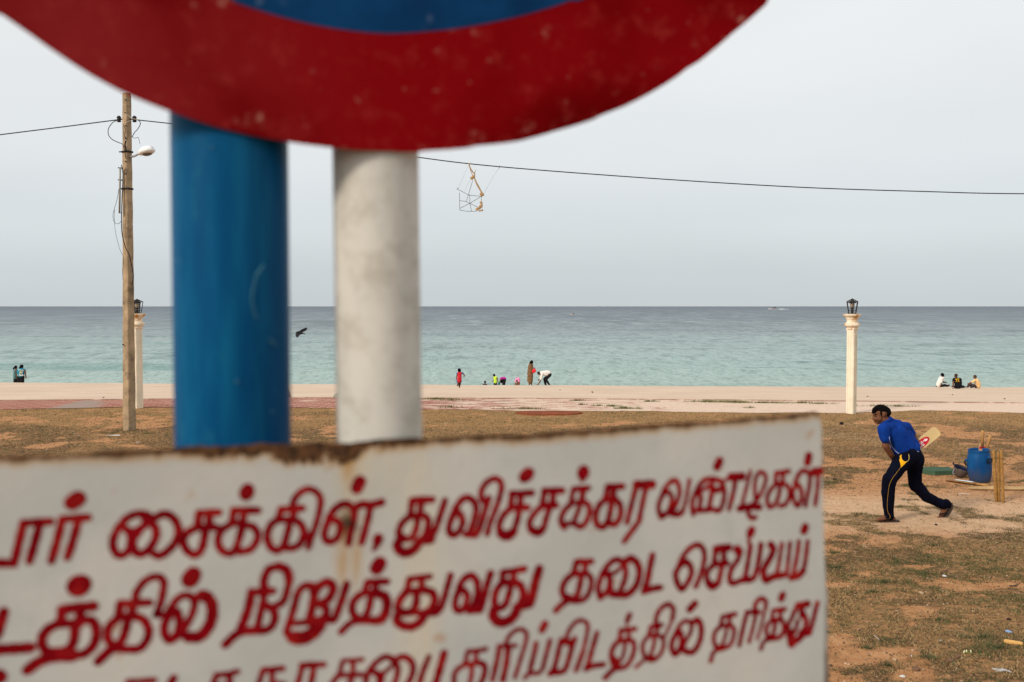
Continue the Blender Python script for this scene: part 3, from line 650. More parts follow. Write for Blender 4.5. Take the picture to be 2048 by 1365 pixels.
    f.part('trousers', cloth('black_cloth', (.012, .011, .013)), [((1800, 405, 30), (1780, 425, 28)), ((1795, 415, 30, .08), (1712, 478, 24, .1)), ((1712, 478, 24, .1), (1728, 562, 18, .1)), ((1800, 415, 28, -.05), (1735, 485, 22, -.05)), ((1735, 485, 22, -.05), (1783, 560, 17, -.03))], .01)
    f.part('shoe', cloth('dark_shoe', (.03, .02, .015)), [((1728, 578, 9, .1), (1752, 579, 7, .1))]); f.part('shoe', cloth('dark_shoe', (.03, .02, .015)), [((1795, 586, 11), (1825, 586, 10))])
    # two at the left edge
    Zl = (0, 700, 6.204); G2 = 'two women standing behind the sand crest at the left'
    f = Fig(Zl, 61.2, (190, 600), 'shorter girl with ponytail and pale teal top standing at far left', G2)
    f.part('body', skin_m, [((195, 245, 9), (190, 350, 10)), ((195, 252, 9), (200, 270, 8, -.1)), ((202, 220, 14), (204, 234, 10)), ((197, 240, 8), (194, 252, 10)), ((200, 268, 9, -.1), (206, 305, 7, -.1)), ((206, 305, 7, -.1), (208, 355, 6, -.08))])
    f.part('hair', hair_m, [((197, 212, 18), (192, 222, 17)), ((180, 218, 10), (168, 236, 10))])
    f.part('teal_top', cloth('grey_teal_cloth', (.09, .20, .21)), [((180, 258, 15), (196, 258, 14)), ((186, 275, 20), (186, 350, 21))], .01)
    f.part('trousers', cloth('black_cloth', (.012, .011, .013)), [((184, 362, 17), (184, 480, 13)), ((198, 365, 14), (198, 480, 12))])
    f = Fig(Zl, 61, (256, 600), 'woman in teal shirt with white print and black trousers at far left', G2)
    f.part('body', skin_m, [((266, 240, 12), (258, 340, 14)), ((266, 248, 10), (306, 255, 10)), ((276, 205, 16), (278, 218, 11)), ((268, 224, 10), (266, 236, 12)), ((306, 255, 11, -.02), (316, 300, 9, -.02)), ((316, 300, 9), (323, 350, 8, -.04))])
    f.part('hair', hair_m, [((270, 202, 21), (272, 210, 20)), ((252, 215, 13), (242, 226, 8))])
    sh = f.part('teal_shirt', cloth('teal_cloth', (.015, .20, .27)), [((242, 250, 20), (292, 250, 20)), ((262, 262, 38), (260, 315, 38)), ((222, 258, 14), (218, 285, 12)), ((300, 250, 16), (312, 272, 12))], .01)
    white = M('white_print', (.75, .77, .77), .8, .1); yel = M('yellow_print', (.65, .62, .20), .8, .1)
    for P, m_ in (([(230, 252), (245, 250), (288, 252)], white), ([(232, 262), (238, 262)], white), ([(282, 262), (288, 262)], white), ([(235, 310), (250, 308), (262, 316)], white), ([(266, 316), (280, 308), (290, 312)], white), ([(240, 278), (255, 284), (240, 296)], white), ([(276, 296), (268, 286), (284, 278)], white), ([(244, 268), (258, 270), (272, 270)], yel), ([(260, 272), (256, 288), (262, 298)], yel), ([(234, 318), (262, 320), (290, 318)], white)):
        MB().tube([f.p(x, y, -40*f.s) for x, y in P], 3.6*f.s, 5).build('shirt_print', m_, sh)
    f.part('trousers', cloth('black_cloth', (.012, .011, .013)), [((240, 345, 30), (275, 345, 30)), ((240, 365, 28), (236, 480, 22)), ((276, 365, 26), (274, 480, 22))])
    # three sitting men at the right
    Zr = (1820, 700, 7.583); G3 = 'three men sitting on the sand at the right'
    f = Fig(Zr, 50, (445, 570), 'seated man in white shirt, left one of three on the sand', G3)
    f.part('body', skin_m, [((484, 415, 13), (440, 540, 14)), ((480, 440, 12), (474, 500, 12, -.1)), ((480, 440, 11), (500, 490, 10, .12)), ((440, 540, 12), (520, 545, 11)), ((520, 545, 11), (580, 548, 10, .1)), ((496, 382, 22), (506, 395, 17)), ((488, 400, 13), (484, 415, 15)), ((474, 500, 13, -.1), (460, 558, 10, -.1)), ((500, 490, 12, .12), (552, 497, 9, .15)), ((575, 548, 12, .1), (604, 546, 9, .1)), ((590, 525, 8, .1), (586, 545, 9, .1))])
    f.part('hair', hair_m, [((490, 376, 26), (494, 382, 25))])
    f.part('white_shirt', cloth('white_cloth', (.74, .70, .66)), [((462, 430, 26), (495, 432, 24)), ((470, 445, 36), (446, 500, 38)), ((446, 500, 38), (430, 535, 36)), ((480, 440, 22, -.1), (474, 492, 17, -.1))], .02)
    f.part('trousers', cloth('black_cloth', (.012, .011, .013)), [((450, 550, 20), (520, 540, 22)), ((520, 540, 22), (575, 548, 15, .1)), ((400, 550, 12), (430, 560, 12))])
    f = Fig(Zr, 49, (725, 585), 'seated man in black shirt with yellow print on the back', G3)
    f.part('body', skin_m, [((702, 425, 14), (725, 560, 14)), ((705, 440, 12), (660, 455, 11)), ((660, 455, 11), (656, 505, 11, -.05)), ((696, 392, 24), (690, 402, 20)), ((698, 412, 13), (702, 425, 16)), ((656, 500, 13, -.05), (656, 540, 11, -.1)), ((656, 540, 11, -.1), (652, 588, 11, -.12))])
    f.part('hair', M('short_hair', (.045, .022, .018), .7, .2, 30), [((698, 386, 26), (696, 398, 24))])
    sh = f.part('black_shirt', cloth('black_tee', (.008, .008, .010)), [((672, 445, 22), (756, 448, 24)), ((712, 465, 46), (725, 520, 46)), ((725, 520, 48), (728, 555, 46)), ((662, 450, 20), (657, 492, 15)), ((765, 455, 20), (772, 520, 16))], .015)
    yl = M('yellow_lettering', (.85, .50, .03), .8, .1)
    for P in ([(686, 442), (692, 452)], [(702, 440), (708, 455)], [(718, 440), (708, 456), (709, 474)], [(724, 442), (745, 441)], [(735, 441), (736, 474)], [(690, 480), (722, 484), (755, 480)]):
        MB().tube([f.p(x, y, -50*f.s) for x, y in P], (4 if len(P) != 3 or P[0][1] < 470 else 2.4)*f.s, 5).build('lettering', yl, sh)
    f.part('trousers', cloth('black_cloth', (.012, .011, .013)), [((650, 560, 20), (700, 568, 22)), ((700, 568, 22), (815, 562, 18)), ((815, 562, 18, .1), (770, 545, 18, .25))])
    MB().tube([f.p(640, 578, -.14), f.p(666, 578, -.14)], 5*f.s, 6).build('wristwatch', M('steel', (.6, .6, .6), .4, .1), f.root)
    f = Fig(Zr, 49.5, (1020, 585), 'seated man in cream shirt, right one of three on the sand', G3)
    f.part('body', skin_m, [((995, 442, 13), (1030, 555, 14)), ((998, 455, 12), (935, 495, 12, -.1)), ((1030, 555, 13), (900, 530, 11, -.05)), ((900, 530, 11, -.05), (878, 560, 9, -.05)), ((878, 562, 8, -.05), (855, 566, 8, -.05)), ((984, 410, 22), (976, 420, 18)), ((990, 430, 12), (995, 442, 14)), ((935, 495, 14, -.1), (880, 520, 12, -.08)), ((858, 565, 9, -.05), (840, 566, 8, -.05))])
    f.part('hair', M('grey_brown_hair', (.07, .045, .035), .8, .25, 30), [((985, 404, 25), (988, 412, 24))])
    f.part('cream_shirt', cloth('cream_cloth', (.72, .48, .23)), [((990, 460, 24), (1010, 462, 26)), ((1008, 475, 36), (1030, 520, 40)), ((1030, 520, 40), (1035, 550, 38)), ((978, 468, 20, -.1), (940, 492, 17, -.1))], .02)
    f.part('trousers', cloth('brown_grey_cloth', (.055, .042, .045)), [((1000, 560, 24), (900, 525, 22, -.05)), ((900, 525, 20, -.05), (878, 560, 16, -.05)), ((965, 545, 26), (930, 560, 22))])
far_people()

# ------------------------------------------------------------ birds, boat, buoy
crow_m = M('crow_feather', (.015, .014, .015), .6, .3, 30)
def flyer():
    D = 38; s_ = 1/4.4*D/1991; f = lambda x, y, d=0: at(560+x/4.4, 590+y/4.4, D+d)
    r = thing('crow', f(175, 335), 'black crow gliding low over the sea between the two posts', 'bird')
    mb = MB(); mb.caps(f(142, 334), 6*s_, f(160, 332), 12*s_, 8); mb.caps(f(160, 332), 13*s_, f(190, 338), 11*s_, 8); mb.caps(f(190, 338), 7*s_, f(226, 346), 4*s_, 8)
    fuse('body', mb, crow_m, r, .02, 2)
    def wing(P, nm='wing'):
        top = [f(*p) for p in P]; c_ = sum(top, Vector())/len(top); n = len(top); mb = MB()
        mb.add([p+Vector((0, -.008, .004)) for p in top]+[p+Vector((0, .008, -.004)) for p in top], [tuple(range(n)), tuple(range(2*n-1, n-1, -1))]+[(i, i+n, (i+1) % n+n, (i+1) % n) for i in range(n)])
        mb.build(nm, crow_m, r)
    wing([(162, 328, .0), (185, 308, .15), (215, 294, .35), (238, 290, .5), (241, 298, .5), (236, 303, .48), (228, 304, .42), (238, 309, .45), (215, 322, .3), (190, 334, .05)])
    wing([(150, 336, 0), (137, 345, -.15), (138, 365, -.35), (150, 376, -.45), (158, 374, -.42), (166, 362, -.3), (178, 352, -.15), (182, 338, 0)])
flyer()
def stander():
    D = 36.5; f = lambda x, y, d=0: at(1160+x/17.06, 770+y/17.06, D+d); s_ = D/1991/17.06
    r = thing('crow', f(430, 345), 'small black crow standing alone on the beach sand', 'bird')
    mb = MB(); mb.caps(f(408, 232), 15*s_, f(425, 250), 24*s_, 8); mb.caps(f(428, 265), 32*s_, f(430, 295), 30*s_, 8); mb.caps(f(425, 300), 24*s_, f(418, 322), 10*s_, 8)
    fuse('body', mb, crow_m, r, .015, 2); MB().caps(f(400, 228), 6*s_, f(384, 231), 2*s_, 6).build('beak', crow_m, r)
    for x in (418, 440): MB().tube([f(x, 310), f(x+3, 352)], .005, 5).build('leg', crow_m, r)
stander()
bp = at(1545, 618.6, 2000); bp.z = -3.5
bt = thing('fishing_boat', bp, 'distant low fishing boat with white wake on the horizon', 'boat')
L_ = lambda x, z, y=0: Vector((bp.x+(x-1545)*2000/1991., bp.y+y, -3.5+z))
hull = MB(); st = [(1537, .1, 2.6), (1539, .8, 1.8), (1542, 1.5, 1.3), (1548, 1.7, 1.2), (1552.5, 1.6, 1.3)]; v = []
for x, hw, top in st: v += [L_(x, top, -hw), L_(x, top, hw), L_(x+.4, -.4, hw*.5), L_(x+.4, -.4, -hw*.5)]
hull.add(v, [(i*4+k, i*4+(k+1) % 4, (i+1)*4+(k+1) % 4, (i+1)*4+k) for i in range(4) for k in range(4)]+[(0, 1, 2, 3), (16, 17, 18, 19)])
hull.build('hull', M('boat_white', (.75, .68, .68), .6, .1, .5), bt)
MB().box(L_(1538.5, 2.2), (1.6, 1, 1.6)).build('prow', M('boat_dark', (.03, .03, .04), .7, .1), bt)
cb = MB(); cb.add([L_(1542, 1.6, -1), L_(1552, 1.6, -1), L_(1551.5, 4.4, -1), L_(1549.5, 4.4, -1), L_(1542, 1.6, 1), L_(1552, 1.6, 1), L_(1551.5, 4.4, 1), L_(1549.5, 4.4, 1)], [(0, 1, 2, 3), (4, 7, 6, 5), (0, 4, 5, 1), (1, 5, 6, 2), (2, 6, 7, 3), (3, 7, 4, 0)]); cb.build('cabin', M('boat_brown', (.12, .09, .08), .8, .2, .6), bt)
wk = MB(); wk.ell(L_(1564, -.05), (9, 2.6, .9), 14); wk.ell(L_(1575, -.1), (4, 1.5, .5), 10)
tag(wk.build('boat_wake', M('foam', (.85, .87, .88), .8, .05, .5), None, True, loc=L_(1564, 0)), 'white foam wake trailing behind the distant boat', 'wake')
D = 700; b0 = at(1145.3, 622.6, D); b0.z = -3.5; s_ = D/1991.
bd = thing('small_boat', b0, 'tiny dark boat with a pale bow on the sea near the middle of the horizon', 'boat')
h_ = MB(); v = []
for x, hw, top in ((-1.4, .05, .75), (-.9, .3, .55), (0, .42, .45), (1.0, .38, .5), (1.4, .25, .6)): v += [b0+Vector((x*1.0, -hw, top)), b0+Vector((x, hw, top)), b0+Vector((x*.95, hw*.5, -.15)), b0+Vector((x*.95, -hw*.5, -.15))]
h_.add(v, [(i*4+k, i*4+(k+1) % 4, (i+1)*4+(k+1) % 4, (i+1)*4+k) for i in range(4) for k in range(4)]+[(0, 1, 2, 3), (16, 17, 18, 19)]); h_.build('hull', M('boat_pale', (.6, .48, .42), .7, .1), bd)
MB().caps(b0+Vector((.2, 0, .6)), .3, b0+Vector((.9, 0, .9)), .25, 8).build('cargo', M('boat_dark', (.03, .03, .04), .7, .1), bd)

# ------------------------------------------------------------ batsman
DB = 11.72
def B(px, py, d=0): return at(px, py, DB+d)
pr = thing('person', at(1800, 1043, DB), 'young batsman in blue shirt and navy trousers crouching with his bat drawn back', 'person')
PX = DB/1991.
def caps(mb, a, b, n=14):
    mb.caps(B(a[0], a[1], a[3] if len(a) > 3 else 0), a[2]*PX, B(b[0], b[1], b[3] if len(b) > 3 else 0), b[2]*PX, n)
body = MB()
# skull, face, jaw, nose, brow, lips, ear, neck
body.ell(B(1763.5, 824, -.0), (15.2*PX, .078, 13*PX), 20); body.ell(B(1756, 834, 0), (10.5*PX, .058, 12*PX), 18)
caps(body, (1755, 842, 6.5), (1762, 840, 8)); caps(body, (1754.5, 845.5, 4.2, -.01), (1757, 844, 5))
caps(body, (1749.5, 831, 2.2), (1746.2, 837.5, 2.2)); caps(body, (1747, 838.5, 2.4, -.008), (1749.5, 838.5, 2.6, .008))
caps(body, (1748.5, 829, 2.4, -.035), (1748, 829, 2.4, .035)); caps(body, (1749.5, 842, 2.4, -.018), (1749.5, 842, 2.4, .018))
caps(body, (1752, 837.5, 5, -.028), (1758, 838, 6, -.03))
body.ell(B(1768, 829.5, -.082), (2.5*PX, .011, 3.7*PX), 10, Matrix.Rotation(-.2, 3, 'Y')); body.ell(B(1767.2, 832.5, -.078), (2.1*PX, .012, 2.2*PX), 8)
caps(body, (1768, 838, 9.5, .0), (1782, 852, 11, .02))
# near arm: shoulder, elbow, wrist; far arm
caps(body, (1783, 852, 9, -.0), (1768, 862, 7.5, -.12)); caps(body, (1783, 852, 9, 0), (1818, 858, 7.5, .13)); caps(body, (1784, 854, 9, 0), (1822, 912, 9, 0)); caps(body, (1820, 912, 9, -.05), (1780, 958, 8, -.07)); caps(body, (1780, 958, 8, -.06), (1777, 1034, 5.5, 0)); caps(body, (1828, 915, 9, .07), (1831, 970, 7.5, .14)); caps(body, (1831, 970, 7.5, .14), (1887, 1016, 5.5, .28))
caps(body, (1768, 862, 7.5, -.12), (1771, 892, 6.8, -.13)); caps(body, (1771, 892, 6.8, -.13), (1781, 908, 6.2, -.07)); caps(body, (1781, 908, 6.2, -.07), (1789, 921, 4.6, .04))
caps(body, (1818, 858, 8.5, .13), (1833, 888, 6.2, .13)); caps(body, (1833, 888, 6.4, .13), (1822, 905, 5.6, .2)); caps(body, (1822, 905, 5.6, .2), (1799, 926, 4.4, .13))
# hands: palms and fingers curled round the grip (grip runs from 1788,931 up to 1806,917)
g0 = B(1786, 933, .09); g1 = B(1807, 916, .13); gd = (g1-g0).normalized(); e1 = gd.cross(Vector((0, 1, 0))).normalized(); e2 = gd.cross(e1).normalized()
def hand(t0, side, wr):
    c_ = g0.lerp(g1, t0); body.caps(wr, 4.2*PX, c_+e1*side*.026, 4.4*PX, 10)
    for k in range(4):
        q = c_ + gd*(k-1.5)*.0195; L_ = (.9, 1.0, .97, .82)[k]; pts = []
        for j in range(6):
            a = side*math.pi/2 + side*j*.62*L_; pts.append(q + (e1*math.sin(a)+e2*math.cos(a)*1.0)*.0265)
        body.tube(pts, [.0105, .0105, .0100, .0095, .0088, .0075], 7)
    tb = [c_+e1*side*.028+gd*.03, c_+e2*-.022+gd*.048, c_-e1*side*.018+gd*.055]; body.tube(tb, [.012, .0105, .009], 7)
hand(.26, -1, B(1789, 921, .04)); hand(.72, -1, B(1799, 924, .14))
# feet
caps(body, (1777, 1030, 6, 0), (1777, 1037, 6, 0)); caps(body, (1786, 1037.5, 5.0, .0), (1768, 1036, 5.2, -.0)); caps(body, (1768, 1036.5, 5.0, -.02), (1757, 1039.8, 3.4, -.03)); caps(body, (1768, 1037, 4.4, .02), (1759, 1039.8, 3.0, .03))
for k in range(5): caps(body, (1758+k*.6, 1040.1, 2.5-.2*k, -.045+.022*k), (1752.5+k*1.1, 1041.0, 1.9-.15*k, -.048+.024*k), 8)
caps(body, (1886, 1018, 6, .28), (1888, 1021, 6, .28)); caps(body, (1888, 1020, 5.4, .28), (1884, 1029, 5.2, .28)); caps(body, (1884, 1029, 5.2, .28), (1880, 1034, 3.6, .28))
for k in range(5): caps(body, (1881, 1033.6, 2.2, .235+.02*k), (1875.5+k*.8, 1035, 1.8, .23+.022*k), 8)
sk = fuse('body', body, skin_m, pr, .0055, 3)
# hair with fringe and sideburn
hr = MB(); hr.ell(B(1764.0, 820.0, 0), (16.4*PX, .080, 10.2*PX), 22, Matrix.Rotation(math.radians(14), 3, 'Y')); hr.ell(B(1773.0, 824.5, 0), (8.2*PX, .080, 10.5*PX), 16)
caps(hr, (1750, 819, 5, -.03), (1747, 824, 3.2, -.03)); caps(hr, (1749, 820, 5, .03), (1746.5, 825, 3.2, .02)); caps(hr, (1762, 826, 2.2, -.070), (1762.6, 831, 1.2, -.070)); caps(hr, (1747.5, 824, 2.5, -.035), (1745.3, 828, 1.2, -.03))
# cut the face free: keep only what lies outside the face wedge
hh = fuse('hair', hr, hair_m, pr, .006, 3, .002)
# beard line along the jaw, brow and eye
bd_ = MB(); caps(bd_, (1757, 845, 1.6, -.03), (1753.2, 847.2, 2, -.01)); caps(bd_, (1751, 840.4, .9, -.026), (1747.6, 840.2, .9, -.012))
bd_.build('beard', M('stubble', (.022, .012, .009), .8, .3, 60), sk, True)
for nm, a, b in (('eyebrow', (1747.8, 828.5, .9, -.036), (1753.2, 829.2, .8, -.060)), ('eyebrow', (1746.8, 828.6, .9, -.02), (1746.6, 828.6, .8, .012))):
    e = MB(); caps(e, a, b, 8); e.build(nm, hair_m, sk, True)
e = MB(); caps(e, (1749.2, 832.8, .9, -.041), (1752, 833.2, .9, -.052), 8); e.build('eye', M('dark_eye', (.012, .008, .008), .3, .1), sk, True)
# shirt
bl = NT('blue_shirt_cloth'); n1 = bl.noise(5, 5, bl.mapping((1, 1, .6))); n2 = bl.noise(24, 4)
shirt_m = bl.out(bl.mix(bl.rng(n1, .3, .7), (.003, .026, .18), (.005, .040, .245)), .8, .06, bl.bump(bl.math('ADD', bl.math('MULTIPLY', n1, 1.4), bl.math('MULTIPLY', n2, .12)), .6, .03))
s_ = MB()
caps(s_, (1776, 839.5, 8.0, 0), (1786, 850, 11, .02)); caps(s_, (1767, 857, 11.5, -.12), (1812, 856, 12.5, .10)); caps(s_, (1779, 848, 11, 0), (1796, 853, 13, .04)); caps(s_, (1790, 868, 22, .0), (1809, 892, 21, .0)); caps(s_, (1782, 866, 15, -.06), (1806, 898, 16, -.05)); caps(s_, (1809, 868, 14, .07), (1826, 893, 14, .05)); caps(s_, (1811, 895, 17, -.03), (1817, 902, 17, -.02)); caps(s_, (1808, 901, 12, -.05), (1829, 898, 12, -.02))
caps(s_, (1767, 859, 11.5, -.14), (1770, 877, 10.2, -.15)); caps(s_, (1814, 858, 10.5, .12), (1822, 867, 9.5, .13)); caps(s_, (1800, 905, 7, -.06), (1834, 899, 7, -.02)); caps(s_, (1798, 903, 8, .02), (1810, 905, 8, .05))
caps(s_, (1793, 898, 10, -.02), (1797, 907, 8, -.02))
sh = fuse('shirt', s_, shirt_m, pr, .008, 6, .016)
col_ = MB(); cpts = [B(1771+8.5*math.cos(a)*.9+ (4 if math.cos(a) > 0 else 0), 844-7.5*math.sin(a)*0-6.5*math.cos(a)*.9, .062*math.sin(a)) for a in np.linspace(0, 2*math.pi, 17)]
col_.tube(cpts, 2.9*PX, 8, False); col_.build('collar', shirt_m, sh, True)
# trousers
navy = NT('navy_cloth_big'); n1 = navy.noise(6, 5, navy.mapping((1, 1, .5)))
trous_m = navy.out(navy.mix(navy.rng(n1, .3, .7), (.002, .0026, .008), (.004, .0052, .015)), .85, .04, navy.bump(n1, .8, .03))
t_ = MB()
caps(t_, (1816, 910, 19, -.05), (1826, 914, 20, .06)); caps(t_, (1829, 908, 15, 0), (1832, 922, 16, .02)); caps(t_, (1812, 914, 18, -.07), (1788, 946, 14.5, -.07)); caps(t_, (1790, 944, 15, -.07), (1780, 960, 13.6, -.07)); caps(t_, (1779, 958, 13.8, -.07), (1776, 985, 13.0, -.04)); caps(t_, (1776, 985, 13.0, -.04), (1777.5, 1022, 10.2, 0)); caps(t_, (1777.5, 1022, 10.2, 0), (1778.5, 1032, 9.6, 0))
caps(t_, (1831, 918, 18, .07), (1829, 950, 14, .10)); caps(t_, (1829, 945, 14.6, .10), (1831, 972, 12.6, .14)); caps(t_, (1831, 970, 12.8, .14), (1853, 994, 11.4, .2)); caps(t_, (1853, 994, 11.4, .2), (1887, 1010, 9.4, .27)); caps(t_, (1887, 1010, 9.4, .27), (1892, 1008, 9.2, .27))
tr = fuse('trousers', t_, trous_m, pr, .008, 4, .018)
def bvh_of(o):
    me = o.data; q = Vector(o['_org']); return BVHTree.FromPolygons([v.co+q for v in me.vertices], [tuple(p.vertices) for p in me.polygons])
def onto(bv, px, py, lift=.003):
    a = B(px, py, 0); o = Vector(cam.location); d = (a-o).normalized(); h = bv.ray_cast(o, d)
    return (h[0] - d*lift) if h[0] is not None else None
tb, sb = bvh_of(tr), bvh_of(sh)
def piping(bv, P, r, name, m, par):
    Q = catmull([Vector((x, y, 0)) for x, y in P], 6); pts = [p for p in (onto(bv, q.x, q.y, r*.2) for q in Q) if p is not None]
    if len(pts) > 1: MB().tube(pts, r, 6).build(name, m, par, True)
gold = M('gold_piping', (.36, .20, .02), .7, .1); yel = M('yellow_pocket', (.80, .40, .008), .75, .12, 20)
piping(tb, [(1801.5, 934.5), (1794, 945), (1785, 957), (1779, 970), (1776.5, 985), (1775, 1000), (1774.5, 1015), (1776, 1025), (1780, 1032), (1779.5, 1038)], .0026, 'side_piping', gold, tr)
piping(tb, [(1802.5, 909.5), (1802.5, 915), (1805, 921), (1811, 924), (1817, 921), (1818, 915), (1817.5, 909)], .0032, 'pocket_piping', M('pale_gold_piping', (.65, .48, .15), .7, .1), tr)
piping(sb, [(1778.5, 874), (1779.5, 882), (1783, 891), (1788, 899), (1794, 905), (1801, 909)], .0028, 'shirt_piping', M('pale_piping', (.55, .60, .80), .7, .1), sh)
def drape(bv, poly, name, m, par, step=1.0, lift=.004):
    xs_ = [p[0] for p in poly]; ys_ = [p[1] for p in poly]; idx = {}; mb = MB()
    def inside(x, y):
        c = False; j = len(poly)-1
        for i in range(len(poly)):
            if (poly[i][1] > y) != (poly[j][1] > y) and x < (poly[j][0]-poly[i][0])*(y-poly[i][1])/(poly[j][1]-poly[i][1])+poly[i][0]: c = not c
            j = i
        return c
    y = min(ys_)
    while y < max(ys_):
        x = min(xs_)
        while x < max(xs_):
            if inside(x+step/2, y+step/2):
                q = [onto(bv, *c_, lift) for c_ in ((x, y), (x+step, y), (x+step, y+step), (x, y+step))]
                if all(v is not None for v in q) and max(v.y for v in q)-min(v.y for v in q) < .05: mb.add(q, [(0, 1, 2, 3)])
            x += step
        y += step
    if mb.v: mb.build(name, m, par, False, fix=False)
drape(tb, [(1799.5, 912), (1803, 910), (1802.5, 916), (1805, 921), (1811, 924.5), (1815, 923), (1808, 930), (1802, 936), (1800.5, 926), (1798.5, 921), (1800, 917)], 'pocket_patch', yel, tr, .5)
drape(sb, [(1833, 902), (1841, 904.5), (1842, 906.5), (1834, 904)], 'waist_trim', M('pale_piping', (.55, .60, .80), .7, .1), sh, .5)
MB().lathe([(5.2*PX, -.006), (5.5*PX, 0), (5.2*PX, .006)], 12, Matrix.Translation(B(1787.5, 917.5, .02)) @ (B(1789, 921, .04)-B(1781, 908, -.07)).to_track_quat('Z', 'Y').to_matrix().to_4x4(), False).build('bracelet', M('orange_band', (.55, .20, .05), .6, .1), sk, True)
# flip-flops
rub = M('brown_rubber', (.055, .040, .032), .85, .2, 20); strap_m = M('black_strap', (.018, .015, .014), .6, .2)
def sole(path, w_, th, nm, par):
    mb = MB(); vs = []; n = len(path)
    for i, (c_, ww) in enumerate(path):
        d = (path[min(i+1, n-1)][0]-path[max(i-1, 0)][0]).normalized(); s__ = Vector((0, 1, 0)); nn = d.cross(s__).normalized()
        for a, b in ((-1, -1), (1, -1), (1, 1), (-1, 1)): vs.append(c_ + s__*a*w_*ww + nn*b*th/2)
    fs = [(i*4+k, i*4+(k+1) % 4, (i+1)*4+(k+1) % 4, (i+1)*4+k) for i in range(n-1) for k in range(4)]+[(0, 1, 2, 3), tuple((n-1)*4+k for k in range(4))]
    return mb.add(vs, fs).build(nm, rub, par)
fl = thing('flip_flop', B(1770, 1044), 'brown flip-flop flat on the sand under the front foot of the batsman', 'flip-flop', 'flip-flops of the batsman')
sole([(B(1747.5, 1045.2), .55), (B(1752, 1045.2), .9), (B(1760, 1045.0), 1.1), (B(1775, 1044.2), .95), (B(1788, 1043.4), .95), (B(1794, 1042.8), .8), (B(1798, 1042.4), .4)], .055, .022, 'sole', fl)
mb = MB(); mb.tube([B(1757, 1043, -.03), B(1760, 1037.5, -.02), B(1768, 1034.5, -.035), B(1778, 1040, -.052)], .0085, 7); mb.tube([B(1757, 1043, -.03), B(1762, 1036.5, .0), B(1770, 1036, .04), B(1779, 1041, .05)], .0085, 7); mb.build('strap', strap_m, fl, True)
fl2 = thing('flip_flop', B(1888, 1034, .28), 'dark flip-flop hanging from the raised heel of the rear foot', 'flip-flop', 'flip-flops of the batsman')
sole([(B(1902, 1006, .28), .45), (B(1902.5, 1011, .28), .8), (B(1900.5, 1018, .28), .9), (B(1896, 1026, .28), .9), (B(1889, 1033, .28), 1), (B(1880, 1036.5, .28), 1), (B(1874.5, 1037, .28), .55)], .05, .018, 'sole', fl2)
mb = MB(); mb.tube([B(1879, 1034, .26), B(1880, 1028, .235), B(1889, 1027, .225), B(1895, 1026, .235)], .008, 7); mb.tube([B(1879, 1034, .26), B(1881, 1028, .31), B(1890, 1028, .33)], .008, 7); mb.build('strap', strap_m, fl2, True)

# ------------------------------------------------------------ cricket bats
willow = M('bat_willow', (.60, .44, .21), .55, .12, 3, 40, .15); oldwood = M('old_bat_wood', (.33, .18, .07), .7, .35, 9, 40, .3, col2=(.20, .11, .05)); cane = M('bat_grip_cane', (.40, .22, .08), .7, .25, 12)
def frame(o, x, z):
    x = Vector(x).normalized(); z = Vector(z); z = (z-x*z.dot(x)).normalized(); y = z.cross(x); m_ = Matrix((x, y, z)).transposed().to_4x4(); m_.translation = Vector(o); return m_
def blade(mat, L0, L1, w_, th=.035, shoulder=.05, round_=.02):
    """x along the bat, y across the face, z out of the face; spine on the back"""
    secs = [(L0, w_*.30, .5), (L0+shoulder*.6, w_*.85, .7), (L0+shoulder, w_, .8), (lerp(L0, L1, .5), w_, 1.0), (lerp(L0, L1, .8), w_, 1.05), (L1-round_*1.2, w_*.98, .75), (L1-round_*.4, w_*.80, .5), (L1, w_*.5, .4)]
    vs = []
    for x, ww, tt in secs:
        for y, z in ((-.5, 0), (.5, 0), (.5, -.35), (0, -1), (-.5, -.35)): vs.append(mat @ Vector((x, y*ww, z*th*tt)))
    n = len(secs); return vs, [(i*5+k, i*5+(k+1) % 5, (i+1)*5+(k+1) % 5, (i+1)*5+k) for i in range(n-1) for k in range(5)]+[(0, 1, 2, 3, 4), tuple((n-1)*5+k for k in range(5))]
# held bat
h0 = B(1784, 935, .085); tip = B(1876.5, 860.5, .17)
bt = thing('cricket_bat', h0, 'pale wooden cricket bat with red oval badge held behind the batsman', 'cricket bat')
ax = (tip-h0); Lb = ax.length; mt = frame(h0, ax, Vector((-.15, -1, .12)))
v, f_ = blade(mt, Lb*.40, Lb, .130, .045); MB().add(v, f_).build('blade', willow, bt)
MB().tube([mt @ Vector((0, 0, -.008)), mt @ Vector((Lb*.44, 0, -.008))], .0165, 10).build('handle', M('bat_rubber_grip', (.03, .03, .035), .7, .2), bt, True)
def sticker(mat, pts, m, nm, par, z=.0015):
    MB().add([mat @ Vector((x, y, z)) for x, y in pts], [tuple(range(len(pts)))]).build(nm, m, par, fix=False)
cx_, a_, b_ = Lb*.655, .105, .045
ov = [(cx_+a_*math.cos(t_), b_*math.sin(t_)) for t_ in np.linspace(0, 2*math.pi, 25)[:-1]]
red = M('badge_red', (.50, .012, .03), .5, .15, 30); wht = M('badge_white', (.78, .70, .70), .5, .1)
sticker(mt, ov, red, 'badge', bt)
